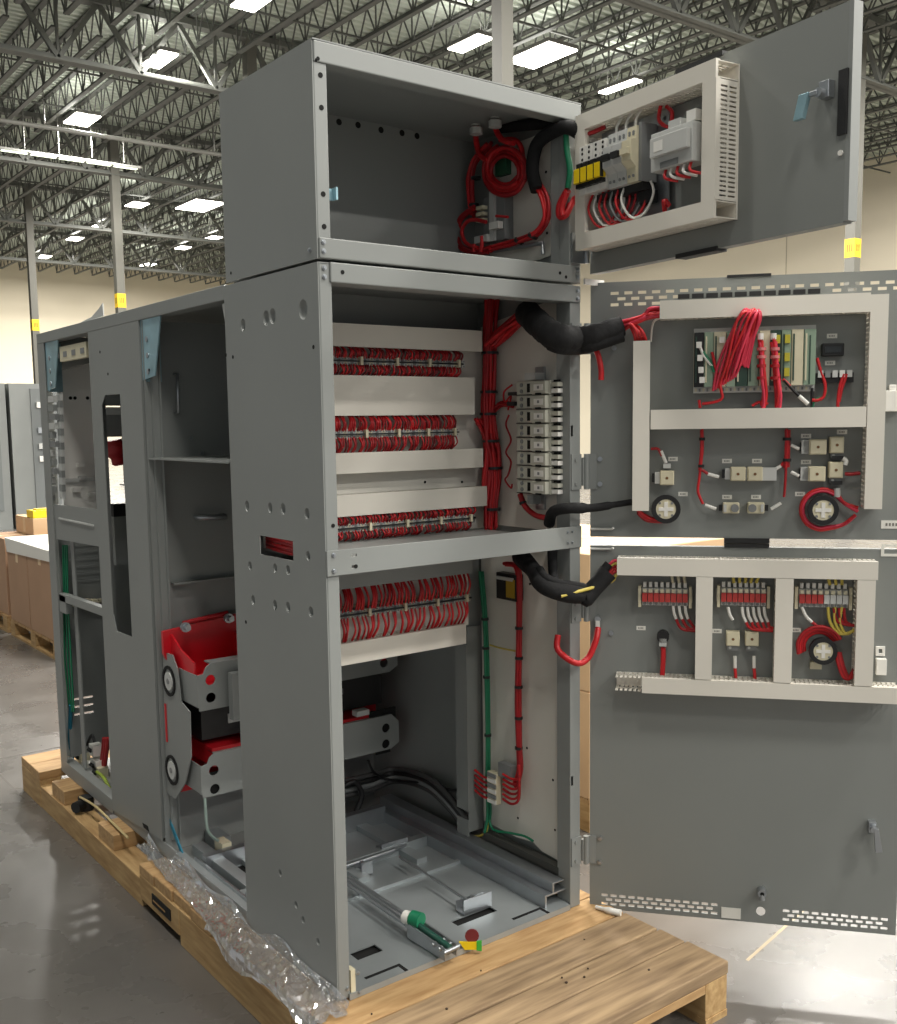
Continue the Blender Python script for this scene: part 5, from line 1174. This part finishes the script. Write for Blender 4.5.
for i in range(NY + 1):
    y = 1.24 - 1.30 * i / NY
    for j in range(NX + 1):
        s_ = j / NX; x, z = film(y, s_); vs.append((x, y + .012 * noise.noise(Vector((y * 15, s_ * 6, 2))), z))
for i in range(NY):
    for j in range(NX): k = i * (NX + 1) + j; fs.append((k, k + 1, k + NX + 2, k + NX + 1))
fm.add(vs, fs, FMt, False)
solo(fm, 'plastic_film', 'crumpled clear plastic film along the foot of the tower and frame', 'plastic film', org=(-.04, .6, 0))
# tan twine, dark rubber foot, white paper tube near the pallet corners
q = MB(); q.tube([PZ(80, 797, .0), PZ(95, 806, .012), PZ(112, 822, .012), PZ(128, 838, .012)], .0045, mat('tan_strap', (196, 176, 128), .5), 6); q.tube([PZ(80, 797, 0), PZ(84, 803, -.03), PZ(86, 810, -.055)], .004, YELG, 6)
solo(q, 'twine', 'pale yellow strap end lying along the foot of the frame', 'strap')
p = PZ(78, 802, -.02); q = MB(); q.cyl((p.x + .03, p.y, -.056), (p.x + .03, p.y, -.005), .03, DARK, 12); q.cyl((p.x + .03, p.y, -.03), (p.x - .02, p.y - .03, -.03), .022, DARK, 10); solo(q, 'rubber_foot', 'dark rubber foot under the far end of the frame', 'foot')
q = MB(); q.tube([PZ(596, 907, .006), PZ(611, 911, .008), PZ(621, 913, .008)], [.006] * 4 + [.010] * 12, WHITE, 8); solo(q, 'paper_roll', 'small white roll lying under the lower door on the pallet', 'roll')
# ================================================================== BACKGROUND
def carton(x0, x1, y0, y1, z0, z1, M, label, name='cardboard_box', tape=True):
    t = thing(name, ((x0 + x1) / 2, (y0 + y1) / 2, z0), label, 'box')
    MB().box(x0, x1, y0, y1, z0, z1, M).build('carton', t, bevel=.004)
    if tape:
        q = MB(); ym = (y0 + y1) / 2; TP = mat('packing_tape', (214, 186, 146), .3)
        q.box(x0 - .001, x1 + .001, ym - .03, ym + .03, z1, z1 + .001, TP); q.box(x0 - .0015, x0 - .0005, ym - .03, ym + .03, z1 - .12, z1, TP); q.build('tape', t)
    return t
def small_pallet(x0, x1, y0, y1, label):
    t = thing('stacking_pallet', ((x0 + x1) / 2, (y0 + y1) / 2, FLOOR), label, 'pallet')
    for k in range(6):
        ya = y0 + (y1 - y0) * k / 6; MB().box(x0, x1, ya, ya + (y1 - y0) / 6 - .02, FLOOR + .11, FLOOR + .13, WOOD).build('deck_board', t)
    for k in range(3):
        for j in range(3):
            xa = x0 + (x1 - x0 - .1) * k / 2; ya = y0 + (y1 - y0 - .12) * j / 2
            MB().box(xa, xa + .1, ya, ya + .12, FLOOR + .018, FLOOR + .11, WOODY).build('block', t)
    for k in range(3):
        xa = x0 + (x1 - x0 - .1) * k / 2; MB().box(xa, xa + .1, y0, y1, FLOOR, FLOOR + .018, WOODY).build('bottom_board', t)
small_pallet(.80, 2.0, 4.95, 6.15, 'low wooden pallet under the cartons at the far left edge')
small_pallet(.80, 2.0, 6.25, 7.5, 'low wooden pallet under the cartons further left, cut by the frame')
Zp = FLOOR + .131
carton(.80, 1.95, 5.60, 6.12, Zp, .56, KRAFT, 'tall kraft carton on the left pallet, its tape facing left')
carton(.80, 1.95, 4.98, 5.58, Zp, .60, KRAFT, 'kraft carton on the left pallet, half hidden by the frame post')
carton(.82, 1.95, 6.27, 6.85, Zp, .58, KRAFT, 'kraft carton on the pallet cut by the left edge of the photo')
q = MB(); q.plate([(.80, 5.02), (1.6, 5.0), (1.6, 6.1), (.79, 6.15)], [], .602, .606, PAPER, FZN); q.plate([(5.0, .53), (6.1, .50), (6.14, .604), (5.0, .604)], [], .792, .7985, PAPER, FXN)
solo(q, 'wrapping_sheet', 'white wrapping sheet laid over the left cartons', 'sheet')
carton(1.05, 1.9, 6.3, 6.8, .582, .72, KRAFT2, 'low pale carton on top of the left stack, behind the white sheet')
q = MB(); q.box(1.06, 1.36, 6.32, 6.50, .722, .78, YELLOW); q.box(1.10, 1.32, 6.36, 6.46, .78, .79, mat('yellow_2', (220, 180, 30), .5)); solo(q, 'yellow_case', 'small yellow case lying on the left cartons', 'case')
def far_cabinet(x, y, label):
    t = thing('stored_cabinet', (x, y, FLOOR), label, 'cabinet', 'finished cabinets along the left')
    w = .42
    MB().box(x - w, x + w, y, y + .9, FLOOR, 2.13, PAINT).build('body', t)
    q = MB(); q.box(x - .10, x + .30, y - .02, y, FLOOR + .3, 2.05, mat('cab_dark', (112, 116, 116), .5)); q.build('door', t)
    q = MB()
    for z in (1.75, 1.35, 1.1, .9): q.box(x - .02, x + .12, y - .06, y - .02, z, z + .09, [LGREY, ZINC, DARK, WHITE][int(z * 4) % 4])
    q.box(x + .06, x + .1, y - .05, y - .02, .9, 1.8, ZINC); q.build('fittings', t)
    MB().box(x - w, x - w + .04, y - .03, y, FLOOR, 2.13, PAINT).build('trim', t)
far_cabinet(3.55, 14.9, 'grey cabinet with fittings standing behind the left cartons, right one')
far_cabinet(2.66, 14.9, 'grey cabinet behind the left cartons, cut by the photo edge')
# cartons to the right of the tower, seen through the gap beside the door hinges
small_pallet(1.5, 2.4, .62, 1.6, 'wooden pallet seen through the gap beside the door hinge')
carton(1.5, 2.3, .62, 1.5, Zp, .40, KRAFT2, 'lower tan carton seen through the gap between tower and door')
carton(1.5, 2.3, .62, 1.5, .402, .93, KRAFT2, 'upper tan carton seen through the gap between tower and door')
